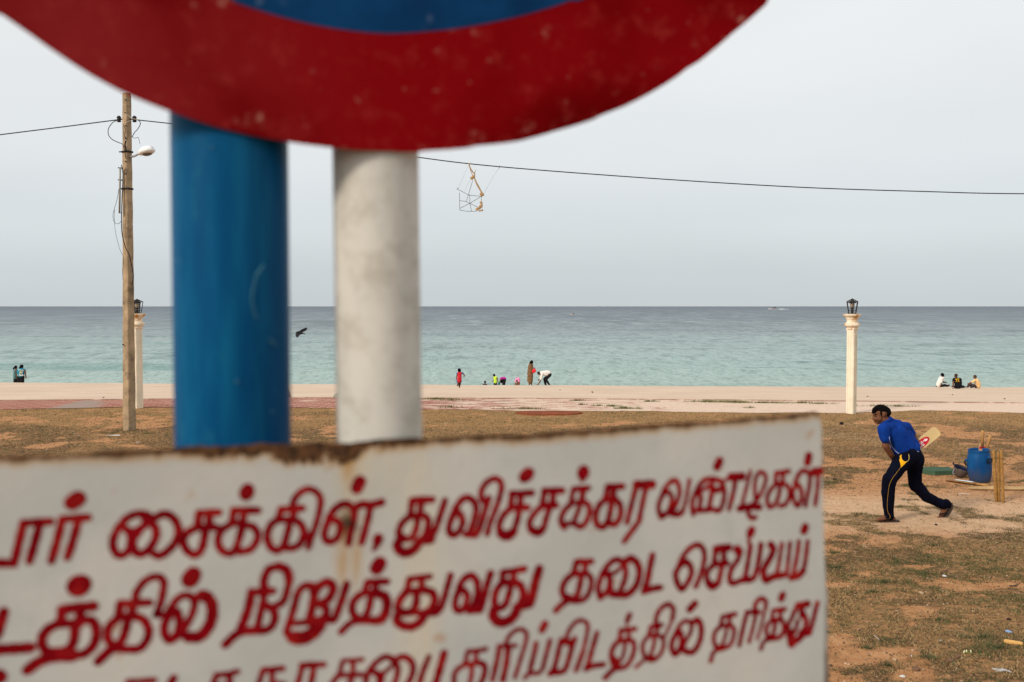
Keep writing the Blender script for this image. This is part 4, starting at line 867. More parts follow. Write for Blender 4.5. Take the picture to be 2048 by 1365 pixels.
for P in ([(-.075, .022), (-.045, .028), (-.05, -.005), (-.072, -.012)], [(-.04, .012), (-.022, .026), (-.016, .022), (-.034, .004)], [(-.030, -.004), (-.012, .014), (-.002, .028), (.004, .022), (-.010, 0), (-.022, -.012)], [(.03, .006), (.05, .014), (.072, .010), (.078, -.006), (.055, -.012), (.035, -.006)],
          [(-.06, -.016), (-.052, -.016), (-.052, -.036), (-.06, -.034)], [(-.046, -.016), (-.036, -.014), (-.030, -.034), (-.040, -.036)], [(-.026, -.014), (-.016, -.013), (-.008, -.036), (-.018, -.038)], [(-.010, -.013), (0, -.012), (.008, -.034), (.0, -.036)]):
    sticker(mt, [(cx_+x, y) for x, y in P], wht, 'badge_print', bt, .003)
for k in range(3): sticker(mt, [(cx_-.005+.02*k, -.002+.006*k), (cx_+.008+.02*k, .012+.006*k), (cx_+.014+.02*k, .008+.006*k), (cx_+.001+.02*k, -.006+.006*k)], wht, 'badge_print', bt, .003)

# bats in the barrel
Z8 = lambda x, y, D: at(1870+x/8.028, 850+y/8.028, D)
def barrel_bat(p_top, p_mid, wpx, label, redp):
    b_ = thing('cricket_bat', p_top, label, 'cricket bat', 'bats standing in the blue barrel'); ax = (p_mid-p_top); d = ax.normalized(); low = p_mid + d*.36
    mt = frame(p_top, d, (0, -1, .05)); L0 = ax.length
    MB().tube([p_top, p_top+d*.02, p_mid+d*.05], [.020, .0225, .020], 10).build('handle', cane, b_, True)
    v, f_ = blade(mt, L0-.02, L0+.34, .092, .03, .04); MB().add(v, f_).build('blade', M('peach_bat_wood', (.52, .30, .15), .6, .2, 6), b_)
    if redp:
        sticker(mt, [(L0+.045, -.04), (L0+.045, .04), (L0+.078, .042), (L0+.078, -.042)], red, 'sticker', b_)
        sticker(mt, [(L0+.125, -.03), (L0+.125, .02), (L0+.15, .02), (L0+.15, -.03)], red, 'sticker', b_)
barrel_bat(Z8(766, 92, 14.52), Z8(760, 300, 14.52), 90, 'bat standing handle up in the barrel with a red sticker on its blade', True)
barrel_bat(Z8(892, 168, 14.55), Z8(828, 372, 14.55), 60, 'bat leaning to the right in the barrel, plain round handle', False)

# ------------------------------------------------------------ barrel
bb = at(1870+722/8.028, 965.5, 14.42); bb.z = 0
br = thing('plastic_barrel', bb, 'open blue plastic barrel with black side handles holding two bats', 'barrel')
tilt = Matrix.Rotation(math.radians(-3.2), 4, 'Y')
bl_ = NT('blue_plastic'); bn = bl_.noise(5, 5); Xs, Ys, Zs = bl_.sep()
bcol = bl_.mix(bl_.rng(bn, .35, .7), (.002, .048, .165), (.004, .075, .225)); bcol = bl_.mix(bl_.math('MULTIPLY', bl_.rng(bl_.math('SUBTRACT', bl_.math('MULTIPLY', bl_.noise(14, 6), .30), Zs), -.10, .10), .55), bcol, (.06, .055, .06))
bm_ = bl_.out(bcol, .4, .15, bl_.bump(bl_.noise(20, 4), .2, .01))
prof = [(.128, 0), (.140, .012), (.155, .07), (.164, .14), (.168, .22), (.167, .27), (.161, .34), (.150, .41), (.143, .44), (.148, .455), (.149, .468), (.143, .472), (.137, .465), (.142, .42), (.155, .34), (.158, .2), (.14, .03), (.01, .02)]
MB().lathe(prof, 40, Matrix.Translation(bb) @ tilt).build('drum', bm_, br, True)
blk = M('black_plastic', (.012, .012, .014), .5, .2)
for ang, z_ in ((-68, .355), (163, .30)):
    a = math.radians(ang); R_ = lambda x, z, o: (Matrix.Translation(bb) @ tilt) @ Vector((math.cos(a)*(.158+o)-math.sin(a)*x, math.sin(a)*(.158+o)+math.cos(a)*x, z_+z))
    h_ = MB(); pts = [R_(.048*math.cos(t__), -.02+.030*math.sin(t__)-.012, .018+.018*abs(math.sin(t__/2+.8))) for t__ in np.linspace(0, 2*math.pi, 15)]
    h_.tube(pts, .0095, 7, False); h_.build('handle', blk, br, True)
    MB().ell(R_(0, .012, .004), (.034, .022, .024), 10, rotz(a)).build('handle_boss', bm_, br, True)

# ------------------------------------------------------------ helmet, upturned
hc = Z8(408, 780, 14.75); hc.z = .088
hm = thing('cricket_helmet', Vector((hc.x, hc.y, 0)), 'upturned grey brown helmet with navy lining leaning on the barrel', 'helmet')
Mh = Matrix.Translation(hc) @ Matrix.Rotation(math.radians(14), 4, 'Y') @ Matrix.Rotation(math.radians(16), 4, 'X')
MB().lathe([(.012, -.086), (.05, -.078), (.082, -.05), (.1, -.01), (.108, .04), (.110, .068), (.104, .068), (.10, .03), (.085, -.03), (.05, -.062), (.01, -.07)], 28, Mh).build('shell', M('helmet_shell', (.10, .075, .066), .7, .3, 14), hm, True)
MB().lathe([(.103, .074), (.112, .070), (.104, .058), (.094, .03), (.078, -.018), (.045, -.045), (.01, -.05)], 24, Mh, False).build('lining', cloth('navy_lining', (.010, .014, .045)), hm, True)
pk = MB(); vs = []
for i, a in enumerate(np.linspace(math.radians(140), math.radians(220), 8)):
    for r_, z_ in ((.108, .060), (.150, .092), (.152, .086), (.108, .052)): vs.append(Mh @ Vector((math.cos(a)*r_*(1 if r_ < .12 else 1-.10*abs(i-3.5)/3.5), math.sin(a)*r_, z_)))
pk.add(vs, [(i*4+k, i*4+(k+1) % 4, (i+1)*4+(k+1) % 4, (i+1)*4+k) for i in range(7) for k in range(4)]+[(0, 1, 2, 3), (28, 29, 30, 31)]); pk.build('peak', cloth('navy_lining', (.010, .014, .045)), hm)
MB().tube(catmull([Mh @ Vector((-.11, -.03, .03)), Mh @ Vector((-.13, -.05, -.01)), Mh @ Vector((-.115, -.06, -.05)), Mh @ Vector((-.10, -.05, -.03))], 4), .005, 6).build('chin_strap', M('grey_strap', (.3, .3, .32), .6, .1), hm, True)

# ------------------------------------------------------------ green slab
def flat(px, py, z):
    k = (CAM_H-z)*1991/(py-613.); p = at(px, py, k); return Vector((p.x, p.y, z))
gt = .058; top = [flat(1835, 936.3, gt), flat(1899, 936.3, gt), flat(1911, 943.5, gt), flat(1869, 945.2, gt), flat(1838, 940.5, gt)]
gs = MB(); n = 5; tb_ = [Vector((p.x, p.y, -.05)) for p in top]; tin = [p.lerp(sum(top, Vector())/5, .02)+Vector((0, 0, .006)) for p in top]
gs.add(tb_+top+tin, [(i, (i+1) % n, n+(i+1) % n, n+i) for i in range(n)]+[(n+i, n+(i+1) % n, 2*n+(i+1) % n, 2*n+i) for i in range(n)]+[tuple(range(2*n, 3*n))])
tag(gs.build('concrete_slab', M('green_paint_slab', (.048, .095, .055), .85, .3, 6, 30, .5, col2=(.12, .14, .085), thr=(.52, .7)), None, loc=top[3]), 'low green painted slab on the ground behind the batsman', 'slab')

# ------------------------------------------------------------ bats on the ground
q0 = Z8(185, 905, 14.45); q0.z = .028; q1 = Z8(865, 1000, 13.98); q1.z = .02
gb = thing('cricket_bat', q0, 'old bat with white and green sticker lying flat before the barrel', 'cricket bat')
mt = frame(q0, q1-q0, (0, 0, 1)); Lg = (q1-q0).length
secs = [(0, .03), (.02, .08), (.10, .100), (.40, .105), (.60, .10), (.67, .08), (.72, .036)]; Lk = Lg/1.0
vs = []
for x, ww in secs:
    for y, z in ((-.5, 0), (.5, 0), (.5, -.012), (0, -.034), (-.5, -.012)): vs.append(mt @ Vector((x*Lg, y*ww, z+.012*(math.sin(x*3)))))
MB().add(vs, [(i*5+k, i*5+(k+1) % 5, (i+1)*5+(k+1) % 5, (i+1)*5+k) for i in range(6) for k in range(5)]+[(0, 1, 2, 3, 4), tuple(30+k for k in range(5))]).build('blade', oldwood, gb)
MB().tube([mt @ Vector((.70*Lg, 0, -.004)), mt @ Vector((Lg, 0, -.004))], .0165, 8).build('handle', cane, gb, True)
wst = M('white_sticker', (.72, .74, .76), .5, .12, 40, col2=(.35, .33, .38), thr=(.6, .66)); gst = M('green_sticker', (.03, .25, .09), .5, .1)
zz = lambda x: .0035+.012*math.sin(x*3)
def strip(x0, x1, y0, y1, m, nm):
    mb = MB(); xs_ = np.linspace(x0, x1, 6); mb.add([mt @ Vector((x*Lg, y, zz(x))) for x in xs_ for y in (y0, y1)], [(2*i, 2*i+1, 2*i+3, 2*i+2) for i in range(5)]); mb.build(nm, m, gb, fix=False)
strip(.20, .62, -.028, .048, wst, 'white_sticker'); strip(.28, .62, -.046, -.030, gst, 'green_sticker')
r0_ = Z8(540, 1055, 13.75); r1_ = Z8(1700, 1040, 13.7); r0_.z = .022; r1_.z = .026
gb2 = thing('cricket_bat', r0_, 'long worn bat lying on the ground behind the stumps', 'cricket bat')
mt = frame(r0_, r1_-r0_, (0, -.5, .9)); vs = []; secs = [(0, .03), (.03, .045), (.26, .060), (.55, .064), (.9, .064), (1.0, .05)]
Lg2 = .85
for x, ww in secs:
    for y, z in ((-.5, 0), (.5, 0), (.5, -.012), (0, -.034), (-.5, -.012)): vs.append(mt @ Vector((x*Lg2, y*ww, z+.015)))
MB().add(vs, [(i*5+k, i*5+(k+1) % 5, (i+1)*5+(k+1) % 5, (i+1)*5+k) for i in range(5) for k in range(5)]+[(0, 1, 2, 3, 4), tuple(25+k for k in range(5))]).build('blade', M('worn_bat_wood', (.38, .25, .12), .7, .3, 5, 40, .2), gb2)
MB().tube([mt @ Vector((.98*Lg2, 0, .005)), mt @ Vector((1.3*Lg2, 0, .005))], .0165, 8).build('handle', cane, gb2, True)

# ------------------------------------------------------------ stumps
bamboo = M('stump_wood', (.33, .175, .05), .75, .3, 14, 60, .3, col2=(.20, .11, .035), thr=(.5, .62))
first = None
for a, b, Dst, lab in (((940, 412), (985, 1262), 12.93, 'left one of the three wooden stumps, leaning slightly'), ((1014, 432), (1030, 1268), 12.93, 'middle one of the three wooden stumps, the shortest'), ((1063, 408), (1095, 1282), 12.87, 'right one of the three wooden stumps, the thickest')):
    p0 = Z8(*b, Dst); p1 = Z8(*a, Dst-.02); p0.z = -.02
    mb = MB(); n = 12; pts = [p0.lerp(p1, i/n)+Vector((.0018*math.sin(i*2.1+Dst*30), 0, 0)) for i in range(n+1)]
    mb.tube(pts, [.0185+(.001 if i % 4 == 0 else 0) for i in range(n)]+[.0150], 12)
    o = mb.build('cricket_stump', bamboo, None, True, loc=(p0.x, p0.y, 0)); tag(o, lab, 'stump', 'three stumps set in the sand')

# ------------------------------------------------------------ small things lying about
def lump(px, py, rx, ry, rz, m, name, label, cat, seed=0, z=0, kind=None):
    p = gpos(px, py); p.z = z+rz*.55 + float(z_lawn(p.x, p.y)); mb = MB(); mb.ell(p, (rx, ry, rz), 12)
    r = random.Random(seed); mb.v = [tuple(Vector(v)+Vector((r.uniform(-1, 1)*rx, r.uniform(-1, 1)*ry, r.uniform(-1, 1)*rz))*.14) for v in mb.v]
    return tag(mb.build(name, m, None, True, loc=p), label, cat)
stone = M('dark_lump', (.02, .013, .012), .9, .3, 20)
lump(1683, 850.5, .045, .04, .038, stone, 'coconut_husk', 'round black lump lying on the grass left of the batsman', 'husk', 1)
lump(1669.5, 961, .028, .03, .012, stone, 'bark_scrap', 'small black scrap on the ground beside the sign edge', 'scrap', 2)
lump(1872, 1053.5, .016, .016, .010, stone, 'stone', 'small dark stone on the sand in front of the batsman', 'stone', 3)
lump(2017, 1247.5, .018, .016, .012, M('dark_stone', (.05, .025, .018), .9, .3), 'stone', 'small dark stone by the right edge near the blue scrap', 'stone', 4)
sm = M('brown_stone', (.16, .09, .055), .9, .3, 20)
lump(1832, 1349, .028, .022, .016, sm, 'stone', 'brown stone at the bottom below the white flower scrap', 'stone', 5)
lump(1914, 1324.5, .022, .018, .015, sm, 'stone', 'brown stone left of the fallen blossom', 'stone', 6)
lump(1900, 1332, .028, .022, .016, sm, 'stone', 'darker brown stone next to the blossom, lower one', 'stone', 7)
yb = gpos(2026, 1298); c0 = yb+Vector((-.045, .018, .022)); c1 = yb+Vector((.048, -.022, .018))
mb = MB(); mb.caps(c0, .017, c1, .0155, 12); r = random.Random(4); mb.v = [tuple(Vector(v)+Vector([r.uniform(-.0016, .0016) for _ in range(3)])) for v in mb.v]
tag(mb.build('corn_cob', M('corn_yellow', (.62, .36, .12), .8, .25, 60, 90, .6), None, True, loc=yb), 'pale yellow corn cob lying on the grass at bottom right', 'corn cob')
def scrap(name, px, py, pts, m, label, cat='litter', h=.012, seed=0):
    p = gpos(px, py); p.z = float(z_lawn(p.x, p.y)); r = random.Random(seed); k = p.y/1991.; mb = MB(); n = len(pts)
    top = [p+Vector((x*k, -y*k*2.4, h*(.5+r.random()))) for x, y in pts]; cc = sum(top, Vector())/n + Vector((0, 0, h*.6))
    mb.add(top+[cc]+[t_-Vector((0, 0, .002+h*.3)) for t_ in top], [(i, (i+1) % n, n) for i in range(n)]+[(i, n+1+i, n+1+(i+1) % n, (i+1) % n) for i in range(n)])
    return tag(mb.build(name, m, None, loc=p), label, cat)
pw = M('white_litter', (.62, .60, .58), .6, .15, 20); pg = M('grey_litter', (.42, .40, .38), .6, .2, 20)
scrap('plastic_scrap', 2003, 1351, [(-14, -5), (-8, 0), (0, -1), (6, -5), (12, 2), (14, 6), (5, 3), (-3, 4), (-11, 3)], pg, 'crumpled grey white plastic scrap at the bottom right corner', seed=1)
scrap('paper_scrap', 1889, 1160, [(-5, 0), (0, -2), (3, -4), (6, -1), (2, 2), (-3, 2)], pw, 'small white paper scrap on the worn grass below the batsman', seed=2)
scrap('bottle_cap', 2017, 1272.5, [(-4, -3), (2, -3), (5, 0), (4, 3), (-3, 3), (-5, 0)], M('pale_blue_plastic', (.25, .38, .62), .4, .2), 'pale blue plastic scrap above the corn cob', seed=3)
scrap('paper_scrap', 228, 873, [(-16, 1), (-6, -2), (2, -3), (9, -3), (14, 1), (5, 2), (-8, 3)], pw, 'white paper scrap on the grass left of the utility pole', seed=4)
scrap('paper_scrap', 276, 886, [(-4, 0), (1, -1), (5, 0), (1, 1.5)], pw, 'tiny white scrap on the grass right below the utility pole', seed=5, h=.006)
scrap('dry_leaf', 1842, 1194, [(-5, -1), (2, -3), (6, 0), (1, 3)], M('pale_leaf', (.40, .30, .18), .8, .2), 'pale dry leaf on bare soil in the lower right', 'leaf', seed=6)
scrap('dry_leaf', 1789, 1329, [(-4, -1), (1, -3), (4, 0), (0, 3)], M('pale_leaf', (.40, .30, .18), .8, .2), 'pale leaf scrap near the bottom beside the sign edge', 'leaf', seed=7)
scrap('paper_scrap', 1807, 1362, [(-8, -1), (0, -2), (4, -1), (2, 2), (-4, 2)], pw, 'torn white scrap at the bottom edge of the lawn', seed=8, h=.006)
bl0 = gpos(1934, 1316); fl = thing('fallen_blossom', bl0, 'fallen sprig of white petals on green stalks at the lower right', 'blossom')
for dx, dy, a in ((-.022, 0, .4), (.03, .005, -.3), (.0, .01, .1)):
    MB().ell(bl0+Vector((dx, dy, .016)), (.006, .006, .013), 8, Matrix.Rotation(a, 3, 'Y')).build('petal', M('petal_white', (.75, .72, .45), .7, .1), fl, True)
MB().tube([bl0+Vector((-.03, 0, .006)), bl0+Vector((0, .005, .012)), bl0+Vector((.035, 0, .006))], .003, 5).build('stalk', M('stalk_green', (.25, .35, .08), .8, .1), fl)
tw = M('twig_wood', (.10, .07, .05), .9, .2)
def twig(pts, r_, m, label):
    P = [gpos(*p)+Vector((0, 0, .008)) for p in pts]; tag(MB().tube(P, r_, 5).build('twig', m, None, loc=P[0]), label, 'twig')
twig([(1917, 990.5), (1928, 991.5), (1940, 992.5)], .006, M('pale_twig', (.55, .47, .4), .8, .2), 'pale stick lying on the soil between batsman and stumps')
twig([(2011, 1063), (2024, 1065.5), (2034, 1066.5)], .004, tw, 'thin dark twig at the right edge of the sand pitch')
twig([(2018, 1178), (2027, 1178.5), (2036, 1176)], .006, tw, 'curved dark twig on the soil at the right edge')
twig([(1748, 1280), (1755, 1286), (1758, 1290)], .003, M('pale_twig', (.55, .47, .4), .8, .2), 'short pale straw on the worn grass near the sign')
# red paving patch, manhole-like, in the grass edge
p_ = gpos(1085, 828.5); p_.z = float(z_lawn(p_.x, p_.y))
mb = MB(); ov = [(math.cos(a)*.62*(1+.08*math.sin(3*a)), math.sin(a)*.42) for a in np.linspace(0, 2*math.pi, 21)[:-1]]; ov = [(x+(.32 if x > .3 else 0), y) for x, y in ov]
n = len(ov); mb.add([p_+Vector((x, y, .03)) for x, y in ov]+[p_+Vector((x*1.02, y*1.02, -.06)) for x, y in ov], [tuple(range(n))]+[(i, n+i, n+(i+1) % n, (i+1) % n) for i in range(n)])
tag(mb.build('brick_patch', M('red_brick_patch', (.22, .058, .022), .9, .35, 5, 14, .6, .02), None, loc=p_), 'flat patch of red brick paving at the lawn edge', 'paving')
# things half hidden behind the kerb
def kerb_thing(px, py, rx, rz, m, name, label, cat):
    Y_ = CAM_H*1991/(799.5-613)+.3; p = at(px, py, Y_); mb = MB(); mb.ell(p, (rx, rx*.8, rz), 16); tag(mb.build(name, m, None, True, loc=p), label, cat)
kerb_thing(613, 800.5, .115, .075, stone, 'coconut_husk', 'dark domed coconut husk half hidden behind the kerb between the posts', 'husk')
kerb_thing(678, 798, .17, .17, M('grey_green_rock', (.22, .22, .17), .9, .2, 10), 'boulder', 'grey green rock by the kerb partly behind the white post', 'rock')
mb = MB(); p = at(577, 801, 27.7); mb.add([p+Vector(v) for v in ((-.12, 0, -.02), (.13, 0, -.02), (.06, .25, -.02), (-.02, .05, .34))], [(0, 1, 3), (1, 2, 3), (2, 0, 3), (0, 2, 1)])
tag(mb.build('wood_wedge', M('wedge_brown', (.25, .15, .11), .9, .2), None, loc=p), 'brown upright wedge behind the kerb beside the blue post', 'wedge')
for px, py, lab in ((207, 796, 'small dark scrap on the beach sand just left of the utility pole'), (1120, 781.3, 'tiny dark scrap on the beach sand right of the bending man'), (1735, 794, 'tiny dark scrap on the beach sand just right of the free lamp column'),
                    (1905, 791, 'tiny dark scrap on the beach sand below the seated man in white'), (2009, 799, 'tiny dark scrap on the beach sand near the right edge of the photo')):
    Y_ = 27.5+(803-py)*.9; x = at(px, py, Y_).x; z = float(z_beach(np.array([x]), np.array([Y_]))[0]); Y_ = min(57, max(27.6, Y_))
    for _ in range(12):
        z = float(z_beach(np.array([x]), np.array([Y_]))[0]); tgt = 613+1991*(CAM_H-z)/Y_; Y_ = min(57, max(27.4, Y_*(1+(tgt-py)*.01))); x = at(px, py, Y_).x
    p = Vector((x, Y_, z+.01)); tag(MB().ell(p, (.035, .025, .015), 8).build('seaweed_scrap', stone, None, loc=p), lab, 'debris', 'dark scraps on the beach')
GLYPHS=[[[26,-57,23427,56,23414],[24,141,23739,343,23737],[24,141,23733,104,23573,66,23408],[24,261,23719,220,23565,180,23423]],
[[24,431,23752,626,23752],[24,431,23743,390,23576,344,23410],[24,553,23735,512,23579,465,23431],[44,511,23884,550,23912]],
[[23,1131,23712,1074,23747,1016,23757,935,23731,865,23655,818,23554,823,23467,868,23414,931,23446,955,23525,951,23594,917,23639],[24,939,23616,991,23609,1055,23648,1108,23701],[24,1062,23722,1131,23662,1159,23585,1129,23494,1070,23429,1017,23415,978,23461,973,23542,1014,23602],[24,1143,23711,1225,23743,1295,23701,1336,23610,1317,23511,1257,23434,1186,23389,1139,23405],[19,1323,23529,1370,23532]],
[[24,1503,23731,1666,23727],[24,1503,23725,1490,23625],[24,1587,23713,1586,23618],[24,1484,23606,1646,23598],[24,1484,23606,1412,23573,1370,23507,1399,23423,1464,23374,1518,23414,1543,23501,1556,23595]],
[[24,1791,23736,1993,23723],[23,1791,23736,1776,23636],[23,1881,23725,1862,23618],[23,1773,23630,1865,23618],[23,1776,23624,1686,23568,1656,23478,1685,23398,1758,23362,1811,23420,1864,23602],[23,1864,23602,1954,23580,1991,23492,1937,23394,1847,23373,1796,23390],[42,1909,23910,1894,23867]],
[[23,2191,23718,2292,23718,2375,23718],[23,2191,23718,2165,23635],[23,2305,23704,2291,23627],[23,2165,23629,2291,23623],[23,2165,23635,2102,23588,2070,23500,2088,23408,2151,23358,2208,23399,2240,23494,2266,23596],[23,2279,23628,2355,23583,2386,23503,2360,23413,2296,23373,2226,23378],[21,2292,23744,2305,23801,2363,23863,2433,23885,2504,23848,2535,23781,2522,23677,2489,23555,2449,23446,2423,23363],[23,2373,23452,2437,23473]],
[[23,2625,23618,2579,23535,2565,23451,2604,23402,2675,23430,2709,23513,2689,23574,2644,23603],[23,2579,23535,2618,23638,2677,23706,2749,23735,2814,23698,2834,23630,2814,23532,2793,23448,2780,23376],[25,2841,23683,2894,23719,2993,23710,3080,23728],[23,2980,23700,2952,23569,2898,23373],[39,2885,23928,2858,23870]],
[[32,3048,23399,3045,23383],[23,3051,23382,3031,23344],[15,3031,23344,3008,23302]],
[[25,3362,23727,3552,23723],[22,3362,23727,3346,23596],[22,3449,23706,3433,23598],[22,3338,23585,3433,23582],[22,3338,23581,3268,23524,3236,23441,3259,23389,3345,23378,3393,23445,3417,23568],[23,3433,23598,3496,23563,3515,23499,3487,23407,3464,23370],[31,3259,23392,3224,23325,3251,23269,3313,23249,3384,23282,3440,23348,3535,23357],[23,3535,23357,3583,23455,3631,23585,3672,23708]],
[[23,3776,23599,3719,23501,3711,23415,3751,23380,3808,23416,3841,23500,3808,23581,3768,23607],[23,3736,23547,3784,23646,3857,23720,3930,23700,3971,23626,3955,23516,3914,23408],[23,3873,23379,3971,23372,4020,23472,4061,23605,4094,23702],[21,4029,23678,4020,23766,4070,23850,4161,23885,4219,23826,4202,23715,4161,23598,4103,23459,4078,23365]],
[[23,4319,23732,4521,23728],[23,4327,23732,4310,23629],[23,4411,23711,4403,23615],[23,4310,23605,4479,23590],[23,4310,23597,4235,23530,4194,23436,4210,23355],[33,4210,23363,4277,23334,4336,23370],[23,4336,23370,4378,23488,4394,23591],[42,4445,23882,4491,23919]],
[[24,4645,23742,4833,23732],[22,4652,23735,4629,23633],[23,4739,23715,4731,23612],[25,4621,23600,4770,23593],[22,4613,23589,4536,23520,4497,23435,4520,23367,4583,23340,4637,23381,4668,23482,4707,23583],[28,4520,23374,4583,23344,4629,23374]],
[[21,4944,23740,5104,23742],[19,4944,23733,4920,23615],[23,5048,23719,5032,23623],[19,4928,23607,5032,23608],[21,4936,23606,4857,23544,4818,23457,4830,23404,4857,23373],[19,5024,23608,4992,23520,4961,23448,4949,23404],[19,4873,23409,4953,23407],[21,5032,23615,5097,23581,5113,23513,5081,23417,5025,23369,4969,23395],[42,5051,23913,5044,23876],[25,5041,23862,5038,23836]],
[[23,5306,23742,5462,23737],[23,5306,23742,5282,23630],[23,5372,23723,5364,23633],[23,5283,23619,5372,23617],[23,5282,23623,5210,23559,5178,23463,5194,23379,5259,23352,5308,23409,5332,23499,5352,23611],[23,5372,23632,5438,23552,5439,23446,5390,23374,5332,23378]],
[[32,5615,23743,5782,23738],[21,5611,23732,5562,23560,5513,23380],[21,5719,23718,5687,23598,5650,23432,5638,23380,5547,23271,5481,23192]],
[[19,5938,23661,5881,23598,5852,23501,5882,23420,5947,23442,5997,23545,5989,23625,5946,23660],[19,5873,23585,5931,23701,6018,23769,6069,23726,6085,23639,6056,23541,6012,23458],[25,5882,23410,5925,23430],[22,5998,23432,6071,23421,6115,23445],[16,6115,23445,6144,23516,6166,23601,6194,23759]],
[[20,6241,23410,6226,23511,6255,23609,6313,23706,6388,23755,6493,23749,6561,23712,6592,23623,6578,23509,6533,23431,6457,23449],[20,6277,23634,6322,23585,6315,23505,6293,23446],[16,6306,23626,6388,23675,6433,23699],[20,6455,23725,6449,23618,6427,23518,6412,23445],[20,6315,23442,6442,23447],[23,6448,23638,6516,23641,6576,23664],[13,6576,23718,6636,23758],[31,6667,23764,6796,23763],[20,6720,23737,6698,23617,6647,23437],[32,6533,23932,6507,23880]],
[[16,6892,23813,6860,23693,6813,23531,6798,23460],[26,6766,23437,6887,23447,7002,23436],[17,6960,23500,6943,23631,6958,23745,7015,23799,7072,23753,7065,23674,7009,23562,6960,23500,6887,23454],[19,6879,23441,6872,23376,6913,23327,6958,23335]],
[[19,7196,23775,7346,23789],[19,7196,23775,7189,23674],[19,7279,23757,7272,23670],[19,7189,23664,7280,23662],[19,7189,23660,7124,23599,7091,23521,7117,23433,7183,23450,7224,23528,7247,23635],[19,7280,23669,7348,23615,7357,23534,7316,23449,7250,23432]],
[[19,7448,23653,7399,23575,7417,23472,7459,23419,7501,23482,7499,23584,7457,23645],[19,7423,23662,7472,23754,7531,23787,7599,23740,7601,23630,7576,23521,7552,23413],[31,7650,23766,7727,23770],[19,7701,23749,7699,23602,7671,23420],[31,7587,23934,7574,23873]],
[[28,-15,23023,-43,22924,-69,22832],[31,-71,22719,62,22713,175,22710]],
[[30,417,22998,530,23005,656,23006],[27,423,23001,403,22893],[27,561,22981,547,22892],[27,403,22886,547,22872],[27,403,22893,309,22848,265,22777,276,22694,343,22645,462,22667,507,22745,515,22854],[27,547,22906,648,22882,679,22796,658,22687,587,22618,493,22608],[38,343,22645,493,22615],[31,493,22601,343,22611,244,22588,188,22553,151,22526],[60,535,23180,567,23198]],
[[24,869,23009,1097,22996],[26,869,23009,853,22916],[26,964,22992,956,22906],[26,853,22896,955,22890],[25,853,22892,779,22828,763,22735,806,22659,865,22685,902,22768,926,22869],[25,955,22898,1044,22857,1087,22765,1071,22679,1011,22613,922,22615,835,22632],[28,864,22637,798,22632,740,22587,688,22538],[22,986,23022,995,23093,1062,23182,1152,23214,1211,23169,1202,23058,1179,22964,1148,22887]],
[[25,1283,22906,1222,22816,1213,22728,1250,22660,1311,22702,1335,22796,1321,22886,1283,22914],[22,1148,22887,1223,22880,1268,22940,1330,23014,1406,23031,1458,22970,1442,22875,1395,22782,1357,22721],[26,1265,22658,1341,22699,1402,22676,1509,22665],[34,1505,23014,1551,23010,1600,22932,1599,22811,1555,22717,1493,22663,1409,22667],[50,1449,23205,1422,23159]],
[[28,1933,23008,1908,22879,1860,22744,1836,22689],[25,1933,23008,2116,23004],[26,1710,22571,1780,22637,1859,22670,1954,22668,2033,22660],[23,2044,22982,2019,22868,1994,22755,1978,22682],[25,2043,22891,2115,22834,2130,22758,2097,22687,2033,22660,1978,22674],[25,2052,23014,2037,23090,2078,23193,2166,23219],[28,2166,23219,2238,23172,2257,23079],[23,2257,23079,2228,22965,2195,22893,2139,22873]],
[[23,2258,22712,2300,22858,2333,22972,2391,23025,2456,23020],[27,2456,23011,2472,22943,2455,22827,2421,22696],[27,2472,22943,2522,23014,2596,23041,2641,22986,2612,22905,2554,22860,2471,22859],[25,2504,22856,2570,22816,2578,22756,2528,22711,2429,22704],[20,2258,22700,2421,22696],[23,2250,22696,2233,22623,2290,22563],[42,2282,22576,2371,22559,2461,22600,2511,22653],[25,2536,22668,2578,22706,2644,22699,2686,22788,2728,22903,2763,23010]],
[[24,2956,23010,3127,22999],[22,2948,23002,2922,22927],[22,3024,22987,3015,22911],[22,2922,22915,3015,22911],[24,2922,22919,2837,22867,2807,22793,2828,22715,2904,22682,2955,22754,2981,22888],[31,3015,22911,3109,22859,3126,22772,3091,22672,3023,22649],[27,3023,22649,2921,22668,2836,22672],[22,2836,22672,2769,22636,2710,22582],[44,3058,23168,3035,23131]],
[[21,3335,23003,3528,23012],[22,3335,23003,3308,22901],[21,3457,22992,3439,22898],[24,3308,22893,3448,22889],[26,3308,22893,3247,22821,3229,22736,3316,22693,3386,22739,3404,22858],[26,3448,22898,3545,22863,3571,22791,3535,22707,3474,22678],[22,3229,22702,3474,22678],[29,3229,22702,3216,22634,3272,22581,3359,22563,3438,22603,3482,22669],[23,3482,22669,3597,22675,3651,22766,3687,22885,3723,23004]],
[[23,3821,22864,3776,22798,3767,22702,3812,22663,3866,22711,3884,22806,3839,22863],[24,3785,22824,3830,22934,3912,22988,3975,22930,3984,22823,3957,22729,3920,22661],[23,3902,22654,4011,22653],[25,4011,22653,4048,22773,4076,22886,4112,22989]],
[[23,4232,22988,4446,23006],[23,4232,22988,4223,22900],[21,4344,22978,4334,22899],[25,4223,22891,4339,22894],[25,4223,22891,4168,22824,4149,22737,4167,22664,4241,22666,4279,22734,4316,22865],[27,4334,22899,4409,22848,4437,22755,4400,22669,4362,22646],[34,4158,22665,4135,22596,4177,22530,4251,22514,4330,22551,4381,22635],[25,4381,22653,4494,22651],[32,4503,22669,4531,22756,4560,22879,4597,22993]],
